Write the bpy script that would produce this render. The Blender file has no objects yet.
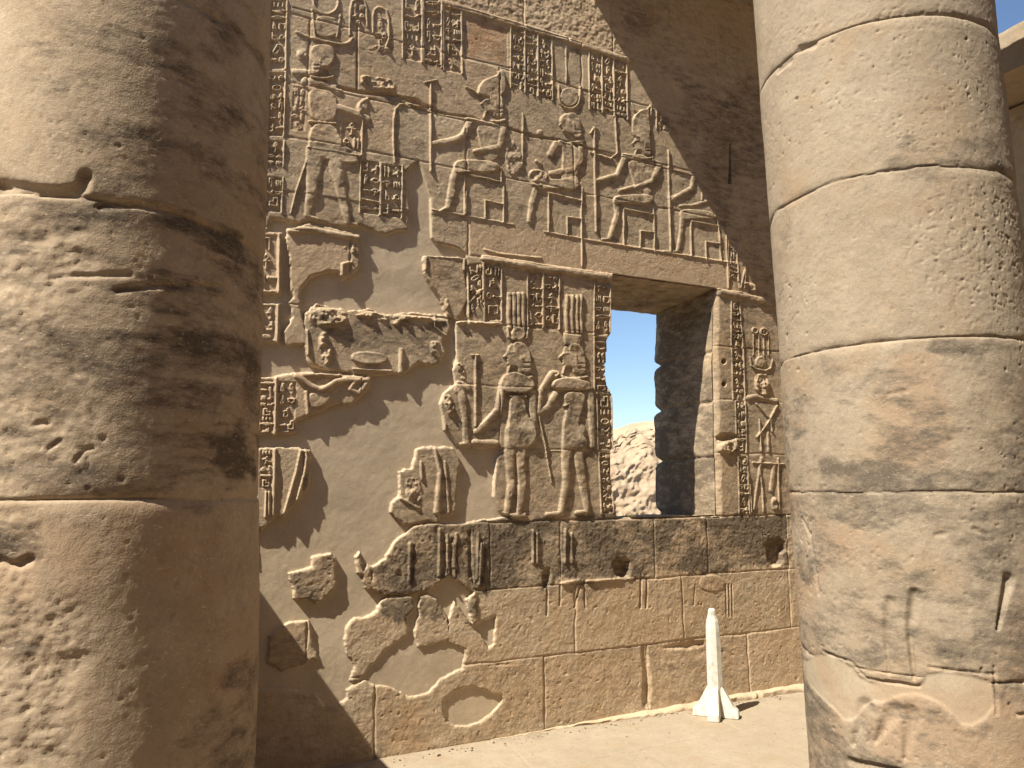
import bpy, math, random
import numpy as np
from math import radians as R_, sin, cos, pi
random.seed(7)
SC = bpy.context.scene
COL = SC.collection

# ------------------------------------------------------------------ camera
F_PX, PITCH, ROLL, YAW, EYE = 769.0, 7.955, -0.424, 26.3, 1.6
p_, r_, y_ = map(R_, (PITCH, ROLL, YAW))
CF = np.array([sin(y_) * cos(p_), cos(y_) * cos(p_), sin(p_)])
_R = np.array([cos(y_), -sin(y_), 0.0]); _U = np.cross(_R, CF)
CR = _R * cos(r_) + _U * sin(r_); CU = _U * cos(r_) - _R * sin(r_)
CO = np.array([0.0, 0.0, EYE])
cam = bpy.data.cameras.new('camera')
cam.sensor_width = 36.0; cam.lens = 36.0 * F_PX / 1024.0
cam.clip_start = 0.05; cam.clip_end = 2000.0
camo = bpy.data.objects.new('camera', cam); COL.objects.link(camo)
from mathutils import Matrix, Vector
camo.matrix_world = Matrix(((CR[0], CU[0], -CF[0], 0), (CR[1], CU[1], -CF[1], 0), (CR[2], CU[2], -CF[2], EYE), (0, 0, 0, 1)))
SC.camera = camo

# ------------------------------------------------------------------ light
SUN_GRAZE = 16.0                     # degrees between the sun's azimuth and the wall's face
SUN_ELEV = 53.5
SUN_STR = 5.0
SKY_STR = 0.08
EXPOSURE = 1.02
W = bpy.data.worlds.new('World'); SC.world = W; W.use_nodes = True
nt = W.node_tree; nt.nodes.clear()
wo = nt.nodes.new('ShaderNodeOutputWorld'); bg = nt.nodes.new('ShaderNodeBackground')
sk = nt.nodes.new('ShaderNodeTexSky'); sk.sky_type = 'NISHITA'; sk.sun_disc = False
sk.sun_elevation = R_(SUN_ELEV)
# towards the sun: (-cos g, -sin g) in the xy plane
sk.sun_rotation = math.atan2(-cos(R_(SUN_GRAZE)), -sin(R_(SUN_GRAZE))) % (2 * pi)
sk.air_density = 1.0; sk.dust_density = 0.0; sk.ozone_density = 3.0
bg.inputs['Strength'].default_value = SKY_STR
nt.links.new(sk.outputs[0], bg.inputs['Color']); nt.links.new(bg.outputs[0], wo.inputs['Surface'])
sl = bpy.data.lights.new('sun', 'SUN'); sl.energy = SUN_STR; sl.angle = R_(0.5); sl.color = (1.0, 0.935, 0.805)
so = bpy.data.objects.new('sun', sl); COL.objects.link(so)
g_ = R_(SUN_GRAZE); e_ = R_(SUN_ELEV)
sdir = Vector((cos(g_) * cos(e_), sin(g_) * cos(e_), -sin(e_)))
so.rotation_euler = sdir.to_track_quat('-Z', 'Y').to_euler()
so.location = (-6, -3, 9)
vs = SC.view_settings
vs.view_transform = 'Standard'; vs.look = 'None'; vs.gamma = 1.0; vs.exposure = EXPOSURE
vs.use_curve_mapping = False
cy = SC.cycles
cy.use_adaptive_sampling = True; cy.adaptive_threshold = 0.035; cy.adaptive_min_samples = 16
cy.use_denoising = True; cy.denoiser = 'OPENIMAGEDENOISE'; cy.denoising_input_passes = 'RGB_ALBEDO_NORMAL'
cy.max_bounces = 5; cy.diffuse_bounces = 4; cy.glossy_bounces = 2; cy.transmission_bounces = 1; cy.time_limit = 780

# ------------------------------------------------------------------ geometry of the traced photo
def ray(u, v):
    u = np.asarray(u, float); v = np.asarray(v, float)
    return CF * F_PX + np.multiply.outer(u - 512, CR) - np.multiply.outer(v - 384, CU)
WALL_Y = 4.8
def Pw(u, v):                                    # pixel -> (x, z) on the wall face
    d = ray(u, v); t = WALL_Y / d[..., 1]
    return np.stack([d[..., 0] * t, EYE + d[..., 2] * t], -1)
FR = {'P': (0, 0, 1), 'A': (256, 0, 4), 'B': (400, 0, 4), 'C': (544, 96, 4), 'D': (256, 192, 4), 'E': (256, 352, 4),
      'F': (416, 240, 4), 'G': (416, 384, 4), 'H': (600, 256, 5.12), 'I': (600, 400, 5.12), 'J': (256, 544, 4),
      'K': (544, 560, 4), 'Q': (744, 384, 2), 'N': (744, 0, 2), 'M': (0, 0, 2), 'L': (0, 384, 2)}
def px(fr, pts):
    ox, oy, s = FR[fr]; a = np.asarray(pts, float)
    return np.stack([ox + a[:, 0] / s, oy + a[:, 1] / s], -1)
def W_(fr, pts):
    a = px(fr, pts); return Pw(a[:, 0], a[:, 1])
def chaikin(p, n=2, closed=True):
    p = np.asarray(p, float)
    for _ in range(n):
        q = np.roll(p, -1, 0) if closed else p[1:]
        b = p if closed else p[:-1]
        r = np.empty((2 * len(b), 2)); r[0::2] = .75 * b + .25 * q; r[1::2] = .25 * b + .75 * q
        p = r if closed else np.vstack([p[:1], r, p[-1:]])
    return p
def sstep(a, b, x):
    t = np.clip((x - a) / (b - a), 0, 1); return t * t * (3 - 2 * t)

def interp_mat(c, cell, n, off):
    f = (c - off) / cell; i = np.floor(f).astype(int); t = f - i; t = t * t * t * (t * (6 * t - 15) + 10)
    i = np.clip(i, 0, n - 2)
    m = np.zeros((len(c), n), np.float32); r = np.arange(len(c))
    m[r, i] = 1 - t; m[r, i + 1] = t
    return m
def interp1(c, cell, vals, off):
    f = (c - off) / cell; i = np.clip(np.floor(f).astype(int), 0, len(vals) - 2); t = f - i; t = t * t * (3 - 2 * t)
    return vals[i] * (1 - t) + vals[i + 1] * t

class Field:
    """height field on a tensor grid; H grows out of the surface"""
    def __init__(s, xs, zs, seed=0):
        s.xs = np.asarray(xs, np.float64); s.zs = np.asarray(zs, np.float64)
        s.shape = (len(zs), len(xs)); s.H = np.zeros(s.shape, np.float32); s.rng = np.random.RandomState(seed)
        s.lab = np.zeros(s.shape, np.int32)
        s.dark = np.zeros(s.shape, np.float32); s.plas = np.zeros(s.shape, np.float32); s.red = np.zeros(s.shape, np.float32)
    def noise(s, cx, cz=None):
        cz = cz or cx
        x0, x1, z0, z1 = s.xs[0], s.xs[-1], s.zs[0], s.zs[-1]
        nx = int((x1 - x0) / cx) + 3; nz = int((z1 - z0) / cz) + 3
        g = s.rng.uniform(-1, 1, (nz, nx)).astype(np.float32)
        # interpolate by index instead of a dense matrix product
        fx = (s.xs - x0) / cx + s.rng.rand(); ix = np.clip(np.floor(fx).astype(int), 0, nx - 2); tx = np.clip(fx - ix, 0, 1); tx = (tx ** 3 * (tx * (6 * tx - 15) + 10)).astype(np.float32)
        fz = (s.zs - z0) / cz + s.rng.rand(); iz = np.clip(np.floor(fz).astype(int), 0, nz - 2); tz = np.clip(fz - iz, 0, 1); tz = (tz ** 3 * (tz * (6 * tz - 15) + 10)).astype(np.float32)
        a = g[:, ix] * (1 - tx) + g[:, ix + 1] * tx
        return a[iz] * (1 - tz)[:, None] + a[iz + 1] * tz[:, None]
    def fbm(s, c, n=4, gain=.55, cz=None):
        o = 0; a = 1.0; cz = cz or c
        for i in range(n):
            o = o + a * s.noise(c / 2 ** i, cz / 2 ** i); a *= gain
        return o
    def box(s, x0, x1, z0, z1):
        a, b = np.searchsorted(s.xs, [x0, x1]); c, d = np.searchsorted(s.zs, [z0, z1])
        return slice(c, max(c, d)), slice(a, max(a, b))
    def sub(s, pts, pad):
        pts = np.asarray(pts); lo = pts.min(0) - pad; hi = pts.max(0) + pad
        sl_ = s.box(lo[0], hi[0], lo[1], hi[1])
        if sl_[0].stop <= sl_[0].start or sl_[1].stop <= sl_[1].start: return None
        X, Z = np.meshgrid(s.xs[sl_[1]], s.zs[sl_[0]])
        return sl_, X, Z
    def poly(s, pts, pad=.1):
        """signed distance, positive inside"""
        q = s.sub(pts, pad)
        if q is None: return None
        sl_, X, Z = q; n = len(pts); d = np.full(X.shape, 1e9); ins = np.zeros(X.shape, bool)
        for i in range(n):
            ax, az = pts[i]; bx, bz = pts[(i + 1) % n]
            ex, ez = bx - ax, bz - az; L = ex * ex + ez * ez + 1e-12
            t = np.clip(((X - ax) * ex + (Z - az) * ez) / L, 0, 1)
            d = np.minimum(d, (X - ax - t * ex) ** 2 + (Z - az - t * ez) ** 2)
            c = (az > Z) != (bz > Z)
            if abs(ez) > 1e-12: ins ^= c & (X < ax + (Z - az) * ex / ez)
        return sl_, np.where(ins, 1, -1) * np.sqrt(d)
    def line(s, pts, w0, w1=None, pad=0.0):
        """returns slice and d/w over a tapered polyline"""
        w1 = w0 if w1 is None else w1; wm = max(w0, w1)
        q = s.sub(pts, wm + pad + .004)
        if q is None: return None
        sl_, X, Z = q; best = np.full(X.shape, 9.0); n = len(pts) - 1
        seg = np.hypot(*(np.diff(np.asarray(pts), axis=0).T)); cum = np.r_[0, np.cumsum(seg)]; T = cum[-1] + 1e-9
        for i in range(n):
            ax, az = pts[i]; bx, bz = pts[i + 1]; ex, ez = bx - ax, bz - az; L = ex * ex + ez * ez + 1e-12
            t = np.clip(((X - ax) * ex + (Z - az) * ez) / L, 0, 1)
            w = w0 + (w1 - w0) * (cum[i] + t * seg[i]) / T
            best = np.minimum(best, np.sqrt((X - ax - t * ex) ** 2 + (Z - az - t * ez) ** 2) / w)
        return sl_, best

# ------------------------------------------------------------------ object helpers
def link(name, data, parent=None):
    o = bpy.data.objects.new(name, data); COL.objects.link(o)
    if parent: o.parent = parent
    return o
def tag(o, label=None, cat=None, group=None, kind=None):
    if label: o['label'] = label
    if cat: o['category'] = cat
    if group: o['group'] = group
    if kind: o['kind'] = kind
    return o
def thing(name, loc=(0, 0, 0), **k):
    return_o = link(name, None); return_o.location = loc; tag(return_o, **k); return return_o
def quads_mesh(name, co, quads, mat, attrs=None, smooth=True):
    me = bpy.data.meshes.new(name); n = len(co); m = len(quads)
    me.vertices.add(n); me.vertices.foreach_set('co', np.ascontiguousarray(co, np.float32).ravel())
    me.loops.add(4 * m); me.loops.foreach_set('vertex_index', np.ascontiguousarray(quads, np.int32).ravel())
    me.polygons.add(m); me.polygons.foreach_set('loop_start', np.arange(m, dtype=np.int32) * 4)
    me.polygons.foreach_set('use_smooth', np.full(m, smooth))
    me.update(calc_edges=True)
    if attrs is not None:
        for k, v in attrs.items():
            a = me.attributes.new(k, 'FLOAT', 'POINT'); a.data.foreach_set('value', np.ascontiguousarray(v, np.float32))
    me.materials.append(mat)
    return me
def field_parts(f, pos, names, mat, parent, keep=None, flip=False, at0=(0, 0, 0)):
    """split one height field into meshes, one per label; pos: (nz,nx,3)"""
    nz, nx = f.shape; idx = np.arange(nz * nx).reshape(nz, nx)
    q = np.stack([idx[:-1, :-1], idx[:-1, 1:], idx[1:, 1:], idx[1:, :-1]], -1).reshape(-1, 4)
    if flip: q = q[:, ::-1]
    lab = f.lab[:-1, :-1].ravel()
    ok = np.ones(len(q), bool) if keep is None else keep[:-1, :-1].ravel()
    P = pos.reshape(-1, 3) - np.array(at0); D, PL, RD = f.dark.ravel(), f.plas.ravel(), f.red.ravel()
    out = []
    for l, nm in names.items():
        qq = q[ok & (lab == l)]
        if len(qq) == 0: continue
        u, inv = np.unique(qq.ravel(), return_inverse=True)
        me = quads_mesh(nm, P[u], inv.reshape(-1, 4), mat, {'dark': D[u], 'plas': PL[u], 'red': RD[u]})
        out.append((l, link(nm, me, parent)))
    return out

# ------------------------------------------------------------------ materials
def stone_mat(name, base, pale, plaster, dark, scale=1.0, bump=.5, rough=.92, blotch=1.0):
    m = bpy.data.materials.new(name); m.use_nodes = True; t = m.node_tree; N = t.nodes; Lk = t.links
    b = N['Principled BSDF']; b.inputs['Roughness'].default_value = rough
    b.inputs['Specular IOR Level'].default_value = 0.15
    tc = N.new('ShaderNodeTexCoord')
    def noise(sc, det=6, ro=.6, dist=0.0, vec=None):
        n = N.new('ShaderNodeTexNoise'); n.inputs['Scale'].default_value = sc * scale; n.inputs['Detail'].default_value = det
        n.inputs['Roughness'].default_value = ro; n.inputs['Distortion'].default_value = dist
        Lk.new(vec or tc.outputs['Object'], n.inputs['Vector']); return n.outputs['Fac']
    def ramp(fac, a, b_, c0=0.0, c1=1.0):
        r = N.new('ShaderNodeMapRange'); r.inputs['From Min'].default_value = a; r.inputs['From Max'].default_value = b_
        r.inputs['To Min'].default_value = c0; r.inputs['To Max'].default_value = c1; Lk.new(fac, r.inputs['Value']); return r.outputs[0]
    def mix(fac, A, B, mode='MIX'):
        x = N.new('ShaderNodeMix'); x.data_type = 'RGBA'; x.blend_type = mode
        if isinstance(fac, (int, float)): x.inputs[0].default_value = fac
        else: Lk.new(fac, x.inputs[0])
        for i, c in ((6, A), (7, B)):
            if isinstance(c, tuple): x.inputs[i].default_value = (*c, 1)
            else: Lk.new(c, x.inputs[i])
        return x.outputs[2]
    def math_(op, a, b_=0.0):
        x = N.new('ShaderNodeMath'); x.operation = op; x.use_clamp = op in ('MULTIPLY', 'ADD')
        for i, c in ((0, a), (1, b_)):
            if isinstance(c, (int, float)): x.inputs[i].default_value = c
            else: Lk.new(c, x.inputs[i])
        return x.outputs[0]
    def attr(nm):
        a = N.new('ShaderNodeAttribute'); a.attribute_name = nm; return a.outputs['Fac']
    big = ramp(noise(1.7, 3, .6), .35, .65)
    mid = ramp(noise(9, 5, .65), .35, .68)
    fine = ramp(noise(110, 2, .7), .3, .7)
    c = mix(big, base, pale)
    dk = tuple(v * .74 for v in base)
    c = mix(math_('MULTIPLY', mid, .45 * blotch), c, dk)
    warm = (base[0] * .96, base[1] * .86, base[2] * .74)
    c = mix(math_('MULTIPLY', ramp(noise(3.1, 4, .6), .52, .7), .55 * blotch), c, warm)
    pl = mix(ramp(noise(5, 5, .6), .3, .7), plaster, tuple(v * .80 for v in plaster))
    c = mix(attr('plas'), c, pl)
    c = mix(math_('MULTIPLY', attr('red'), .7), c, (base[0] * 1.05, base[1] * .74, base[2] * .55))
    mp = N.new('ShaderNodeMapping'); mp.inputs['Scale'].default_value = (1, 1, 2.6); Lk.new(tc.outputs['Object'], mp.inputs['Vector'])
    dn = noise(7, 7, .78, 0, mp.outputs[0])
    da = attr('dark')
    dv = N.new('ShaderNodeMath'); dv.operation = 'MULTIPLY_ADD'; Lk.new(dn, dv.inputs[0]); dv.inputs[1].default_value = 2.6; dv.inputs[2].default_value = -1.3
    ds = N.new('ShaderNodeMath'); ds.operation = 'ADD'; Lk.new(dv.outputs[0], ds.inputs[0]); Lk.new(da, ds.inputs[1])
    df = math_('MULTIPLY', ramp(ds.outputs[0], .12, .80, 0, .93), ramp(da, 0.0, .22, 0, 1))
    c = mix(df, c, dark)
    c = mix(math_('MULTIPLY', fine, .34), c, tuple(v * .6 for v in base))
    notpl = ramp(attr('plas'), 0, 1, 1, .25)
    c = mix(math_('MULTIPLY', ramp(noise(26, 5, .8), .54, .66), math_('MULTIPLY', notpl, .42)), c, tuple(v * .5 for v in base))
    c = mix(math_('MULTIPLY', ramp(noise(60, 3, .75, 0, mp.outputs[0]), .60, .68), math_('MULTIPLY', notpl, .5)), c, tuple(min(v * 1.35, .8) for v in pale))
    Lk.new(c, b.inputs['Base Color'])
    h1 = noise(52, 4, .68); h2 = noise(190, 1, .6)
    hs = math_('ADD', math_('MULTIPLY', h1, .7), math_('MULTIPLY', h2, .3))
    bp = N.new('ShaderNodeBump'); bp.inputs['Distance'].default_value = .006; Lk.new(ramp(attr('plas'), 0, 1, bump, bump * .35), bp.inputs['Strength'])
    Lk.new(hs, bp.inputs['Height']); Lk.new(bp.outputs[0], b.inputs['Normal'])
    return m
M_WALL = stone_mat('wall_sandstone', (.475, .362, .238), (.55, .432, .297), (.58, .465, .33), (.085, .066, .048), bump=.7)
M_COLR = stone_mat('pale_column_sandstone', (.345, .272, .192), (.40, .325, .238), (.46, .375, .27), (.095, .078, .060), bump=.6, blotch=1.2)
M_COLL = stone_mat('brown_column_sandstone', (.43, .325, .22), (.54, .425, .30), (.46, .36, .25), (.07, .054, .042), bump=.4)
M_PAVE = stone_mat('paving_sandstone', (.33, .268, .192), (.375, .31, .225), (.5, .4, .3), (.15, .12, .09), bump=.4, blotch=1.0)
M_SAND = stone_mat('sandy_earth', (.20, .155, .11), (.25, .20, .15), (.5, .4, .3), (.15, .12, .09), scale=.3, bump=.6)
M_RUBB = stone_mat('rubble_stone', (.40, .29, .19), (.46, .35, .235), (.5, .4, .3), (.2, .16, .12), scale=.6, bump=.8, blotch=.5)
def plain_mat(name, col, rough=.6, bump=.2, sc=40, var=.8):
    m = bpy.data.materials.new(name); m.use_nodes = True; t = m.node_tree; N = t.nodes; b = N['Principled BSDF']
    b.inputs['Roughness'].default_value = rough; b.inputs['Specular IOR Level'].default_value = .25
    tc = N.new('ShaderNodeTexCoord'); n = N.new('ShaderNodeTexNoise'); n.inputs['Scale'].default_value = sc; n.inputs['Detail'].default_value = 5
    t.links.new(tc.outputs['Object'], n.inputs['Vector'])
    r = N.new('ShaderNodeMapRange'); r.inputs['From Min'].default_value = .5; r.inputs['From Max'].default_value = .75; t.links.new(n.outputs['Fac'], r.inputs['Value'])
    x = N.new('ShaderNodeMix'); x.data_type = 'RGBA'; x.inputs[6].default_value = (*col, 1); x.inputs[7].default_value = (col[0] * var, col[1] * var * .96, col[2] * var * .88, 1)
    t.links.new(r.outputs[0], x.inputs[0]); t.links.new(x.outputs[2], b.inputs['Base Color'])
    bp = N.new('ShaderNodeBump'); bp.inputs['Strength'].default_value = bump; bp.inputs['Distance'].default_value = .003
    t.links.new(n.outputs['Fac'], bp.inputs['Height']); t.links.new(bp.outputs[0], b.inputs['Normal'])
    return m
M_WHITE = plain_mat('chalky_white_paint', (.60, .565, .49), .8, .6, 22, .62)
M_GRASS = plain_mat('dry_grass', (.30, .28, .08), .8, .1, 60, .6)

# ================================================================== THE CARVED WALL
STEP = .005
def axis(segs):
    o = []
    for a, b, st in segs: o.append(np.arange(a, b - st * .5, st))
    return np.concatenate(o + [[segs[-1][1]]])
X0, X1 = -1.2, 6.6
ZT = 6.9
wf = Field(axis([(X0, .50, .04), (.50, 5.02, STEP), (5.02, X1, .03)]), axis([(-.06, 6.10, STEP), (6.10, ZT, .04)]), 3)
XX, ZZ = np.meshgrid(wf.xs.astype(np.float32), wf.zs.astype(np.float32))
rag = wf.fbm(.16, 4, .6)                 # ragged edge noise
micro = wf.fbm(.05, 3, .6)
# courses: (z, list of vertical joint x)
wob = wf.fbm(.5, 3, .5)
COURSES = [0, .485, .955, 1.395, 1.893, 2.325, 2.77, 3.24, 3.50, 3.86, 4.235, 4.71, 5.09, 5.50, 5.95, 6.42]
VJ = {0: [.2, 1.42, 2.60, 3.46, 4.42, 5.5], 1: [1.0, 2.85, 3.80, 4.89, 5.9], 2: [.3, 2.2, 2.74, 3.55, 4.06, 4.9], 3: [-.2, .95, 5.6], 4: [1.3, 2.27, 6], 5: [.4, 5.3],
      6: [-.3, 1.2, 5.7], 7: [2.04, 5.2], 8: [.1, 5.6], 9: [1.5, 2.02, 2.91, 4.75], 10: [.9, 2.28, 3.64, 5.0], 11: [1.9, 3.0, 4.2, 5.5], 12: [2.5, 3.3, 4.4, 5.4], 13: [2.9, 3.9, 5.0], 14: [2.3, 3.6, 4.6], 15: [3, 4, 5]}
base = np.zeros(wf.shape, np.float32)
rng = np.random.RandomState(11)
groove = np.zeros(wf.shape, np.float32)
def add_groove(pts, w=.007, depth=.012, ch=0):
    r = wf.line(pts, w * 2.2)
    if r is None: return
    s, d = r
    jit = 1 + .6 * rag[s]
    v = depth * np.exp(-(d * 2.2 / np.clip(jit, .35, 3)) ** 2)
    groove[s] = np.maximum(groove[s], v * (1 - sstep(.85, 1, d)))
def wavy(a, b, amp=.006, n=14):
    t = np.linspace(0, 1, n); p = np.outer(1 - t, a) + np.outer(t, b)
    p[1:-1] += rng.uniform(-amp, amp, (n - 2, 2)); return p
blockh = np.zeros(wf.shape, np.float32); btone = np.zeros(wf.shape, np.float32); bred = np.zeros(wf.shape, np.float32)
for i, z in enumerate(COURSES):
    zt = COURSES[i + 1] if i + 1 < len(COURSES) else ZT
    xs_ = [X0] + VJ.get(i, []) + [X1]
    for a, b in zip(xs_[:-1], xs_[1:]):
        s = wf.box(a, b, z, zt)
        btone[s] = rng.uniform(0, 1); bred[s] = rng.uniform(0, 1)
        blockh[s] = rng.uniform(-.0015, .0015) + rng.uniform(-.0015, .0015) * (XX[s] - (a + b) / 2) + rng.uniform(-.002, .002) * (ZZ[s] - (z + zt) / 2)
for i, z in enumerate(COURSES[1:], 1):
    if i == 8: continue
    dp = .007 if z < 1.5 else .0045
    add_groove(wavy((X0, z), (X1, z), .006, 60), .006, dp)
for i, xs_ in VJ.items():
    for x in xs_:
        zt = COURSES[i + 1] if i + 1 < len(COURSES) else ZT
        add_groove(wavy((x, COURSES[i]), (x + rng.uniform(-.01, .01), zt), .005, 8), .006, .008)

# ---- window opening polygon (px on the wall face)
win_px = [(612, 270), (612, 333), (610, 336), (607.5, 340), (607, 360), (606.5, 376), (608, 386), (612, 392), (613.5, 402), (614, 430), (614.6, 446), (611, 452), (611.5, 474), (613, 490), (617, 508), (618, 516),
          (718, 516), (717, 470), (716, 452), (715.5, 430), (715, 400), (714.5, 380), (714, 350), (714.5, 330), (715, 310), (715.5, 288)]
win = Pw(*np.array(win_px).T)
WZ0, WZ1 = 1.40, 3.245
win[0, 1] = WZ1; win[-1, 1] = WZ1; win[15, 1] = WZ0; win[16, 1] = WZ0
s_w, sd_w = wf.poly(win, .12)
hole = np.zeros(wf.shape, bool); hole[s_w] = (sd_w + 0.0) > 0
edge_sd = np.full(wf.shape, 9., np.float32); edge_sd[s_w] = -sd_w

# ---- relief machinery
REL = np.zeros(wf.shape, np.float32)          # raised carving
REC = np.zeros(wf.shape, np.float32)          # recessed grounds
NAMES = {0: 'masonry'}
LABELS = {}
cur = [0]
def begin(name, label=None):
    k = len(NAMES); NAMES[k] = name
    if label: LABELS[k] = label
    cur[0] = k
    return k
mpx = lambda p: 0.0072 * (1 + .0)            # metres per px, refined below
def scale_at(fr, pts):
    a = px(fr, pts); c = a.mean(0); q = Pw(np.array([c[0], c[0]]), np.array([c[1] - .5, c[1] + .5]))
    return abs(q[0, 1] - q[1, 1])
def paint(s, v, mask=None):
    v = v.astype(np.float32)
    m = v > .0012
    sub_ = wf.lab[s]
    if cur[0]: sub_[m & (sub_ == 0)] = cur[0]
    REL[s] = np.maximum(REL[s], v)
def S(fr, pts, w, w1=None, h=.008, sm=0):
    """raised rounded stroke; widths are full widths in frame units"""
    k = scale_at(fr, pts) / FR[fr][2] / 2
    if w >= 14 and fr not in 'DE' and not (fr == 'F' and 0): k *= 1.25; h *= .88
    p = W_(fr, pts)
    if sm: p = chaikin(p, sm, False)
    a = max(w * k, .0045); b = max((w if w1 is None else w1) * k, .0045)
    r = wf.line(p, a, b)
    if r is None: return
    s, d = r
    d = d * (1 + .12 * rag[s])
    v = 1.35 * h * np.sqrt(np.clip(1 - d ** 3.2, 0, 1))
    paint(s, v)
def G(fr, pts, h=.008, edge=.009, sm=2, bulge=.0):
    p = W_(fr, pts)
    if sm: p = chaikin(p, sm)
    r = wf.poly(p, .02)
    if r is None: return
    s, d = r; edge = min(edge, .007)
    d = d + .0025 * rag[s]
    v = 1.45 * h * np.sqrt(np.clip(sstep(-.001, edge, d), 0, 1)) + bulge * sstep(0, .05, d)
    paint(s, np.where(d > -.001, v, 0))
def HEAD(fr, cx, cy, sz, f=-1, beard=True):
    T = lambda q: [(cx - f * x * sz, cy + y * sz) for x, y in q]
    # profile drawn looking towards -x (f = -1) in unit head heights
    wig = [(-.12, -.50), (.18, -.52), (.42, -.32), (.50, .05), (.52, .62), (.22, .66), (.10, .28), (-.02, .05), (-.14, -.2)]
    face = [(-.14, -.46), (-.30, -.36), (-.33, -.18), (-.46, .03), (-.34, .08), (-.38, .15), (-.33, .19), (-.36, .28), (-.22, .38), (.02, .36), (.06, .62), (.24, .62), (.16, .0), (.0, -.4)]
    G(fr, T(face), .0065, .010, 1); G(fr, T(wig), .0115, .010, 1)
    S(fr, T([(-.30, -.12), (-.12, -.14)]), .08 * sz, h=.009); S(fr, T([(.12, -.06), (.16, .08)]), .10 * sz, h=.015)
    S(fr, T([(-.34, -.10), (-.46, .02)]), .06 * sz, h=.009)
    V(fr, T([(.20, .25), (.48, .25)]), .03 * sz, .004); V(fr, T([(.2, .42), (.5, .42)]), .03 * sz, .004)
    if beard: S(fr, T([(-.26, .36), (-.34, .62)]), .10 * sz, .06 * sz, h=.009)
    # collar under the head
    S(fr, T([(-.45, .72), (.0, .84), (.55, .74)]), .12 * sz, h=.011, sm=1)
def RING(fr, c, r, w, h=.007, fill=0):
    a = np.linspace(0, 2 * pi, 20); pts = np.stack([c[0] + r * np.cos(a), c[1] + r * np.sin(a)], -1)
    S(fr, pts, w, h=h)
    if fill: G(fr, pts[:-1], h=fill, sm=0)
def BLOB(fr, pts, h=.010, rough=.006):
    """worn, pecked lump"""
    p = chaikin(W_(fr, pts), 2); r = wf.poly(p, .02)
    if r is None: return
    s, d = r; d = d + .004 * rag[s]
    v = sstep(0, .014, d) * (1.2 * h + rough * micro[s] * 1.3)
    paint(s, np.clip(v, 0, 1))
def V(fr, pts, w, depth=.01):
    """incised line"""
    k = scale_at(fr, pts) / FR[fr][2] / 2
    p = W_(fr, pts); r = wf.line(p, max(w * k, .005) * 1.3)
    if r is None: return
    s, d = r; REC[s] = np.maximum(REC[s], depth * np.clip(1 - d * d, 0, 1))
def RECESS(fr, pts, depth=.006, edge=.006):
    r = wf.poly(W_(fr, pts), .02)
    if r is None: return
    s, d = r; REC[s] = np.maximum(REC[s], depth * sstep(-edge / 2, edge / 2, d))

# hieroglyph signs as strokes in a unit cell (x right, y down)
GL = {
 'water': [[(0, .55), (.15, .4), (.3, .6), (.45, .4), (.6, .6), (.75, .4), (.9, .6), (1, .45)]],
 'mouth': [[(0, .5), (.25, .32), (.5, .27), (.75, .32), (1, .5), (.75, .66), (.5, .7), (.25, .66), (0, .5)]],
 'reeds': [[(.25, 1), (.25, .05), (.4, .15), (.42, .5), (.27, .55)], [(.7, 1), (.7, .05), (.85, .15), (.87, .5), (.72, .55)]],
 'bird': [[(.15, .25), (.3, .15), (.4, .3), (.45, .55), (.75, .7), (1, .85)], [(.3, .3), (.3, .6), (.5, .75)], [(.45, .7), (.42, 1), (.6, 1)]],
 'owl': [[(.3, .15), (.55, .12), (.6, .35), (.75, .6), (.9, .9)], [(.3, .15), (.3, .6), (.5, .8), (.5, 1), (.7, 1)], [(.45, .25), (.46, .27)]],
 'loaf': [[(.2, .7), (.25, .45), (.5, .3), (.75, .45), (.8, .7), (.2, .7)]],
 'sun': [[(.5, .2), (.72, .3), (.8, .5), (.72, .72), (.5, .8), (.28, .72), (.2, .5), (.28, .3), (.5, .2)], [(.5, .48), (.5, .52)]],
 'seated': [[(.4, .1), (.5, .12)], [(.45, .25), (.4, .55), (.4, .85), (.8, .85), (.7, .5), (.48, .5)], [(.5, .3), (.75, .35)]],
 'leg': [[(.3, .05), (.3, .85), (.85, .85)], [(.3, .45), (.55, .4)]],
 'arm': [[(0, .6), (.75, .6), (.95, .45), (1, .6)], [(0, .6), (.05, .8)]],
 'snake': [[(0, .65), (.2, .45), (.4, .65), (.6, .7), (.8, .5), (.85, .3), (1, .3)]],
 'strokes': [[(.2, .2), (.2, .8)], [(.5, .2), (.5, .8)], [(.8, .2), (.8, .8)]],
 'house': [[(.1, .85), (.1, .25), (.9, .25), (.9, .85), (.65, .85)]],
 'ankh': [[(.5, 1), (.5, .45), (.35, .25), (.5, .05), (.65, .25), (.5, .45)], [(.2, .5), (.8, .5)]],
 'eye': [[(0, .4), (.3, .22), (.7, .22), (1, .4), (.6, .6), (.3, .58), (0, .4)], [(.5, .4), (.52, .4)], [(.5, .6), (.55, .9)]],
 'feather': [[(.4, 1), (.4, .2), (.55, .03), (.7, .2), (.62, .6), (.42, .7)]],
 'basket': [[(.05, .35), (.95, .35), (.8, .65), (.5, .78), (.2, .65), (.05, .35)]],
 'throne': [[(.15, .95), (.15, .5), (.5, .5), (.5, .1), (.85, .1), (.85, .95), (.15, .95)]],
 'cloth': [[(.3, 1), (.3, .05), (.6, .05), (.6, .6)]],
 'bee': [[(.1, .4), (.4, .3), (.6, .6), (1, .7)], [(.3, .35), (.6, .05)], [(.45, .5), (.4, .9)]],
}
GK = list(GL); GW = {'water': .45, 'mouth': .45, 'arm': .5, 'snake': .5, 'strokes': .5, 'basket': .5, 'loaf': .5, 'eye': .6, 'sun': .7}
grng = random.Random(5)
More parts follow.
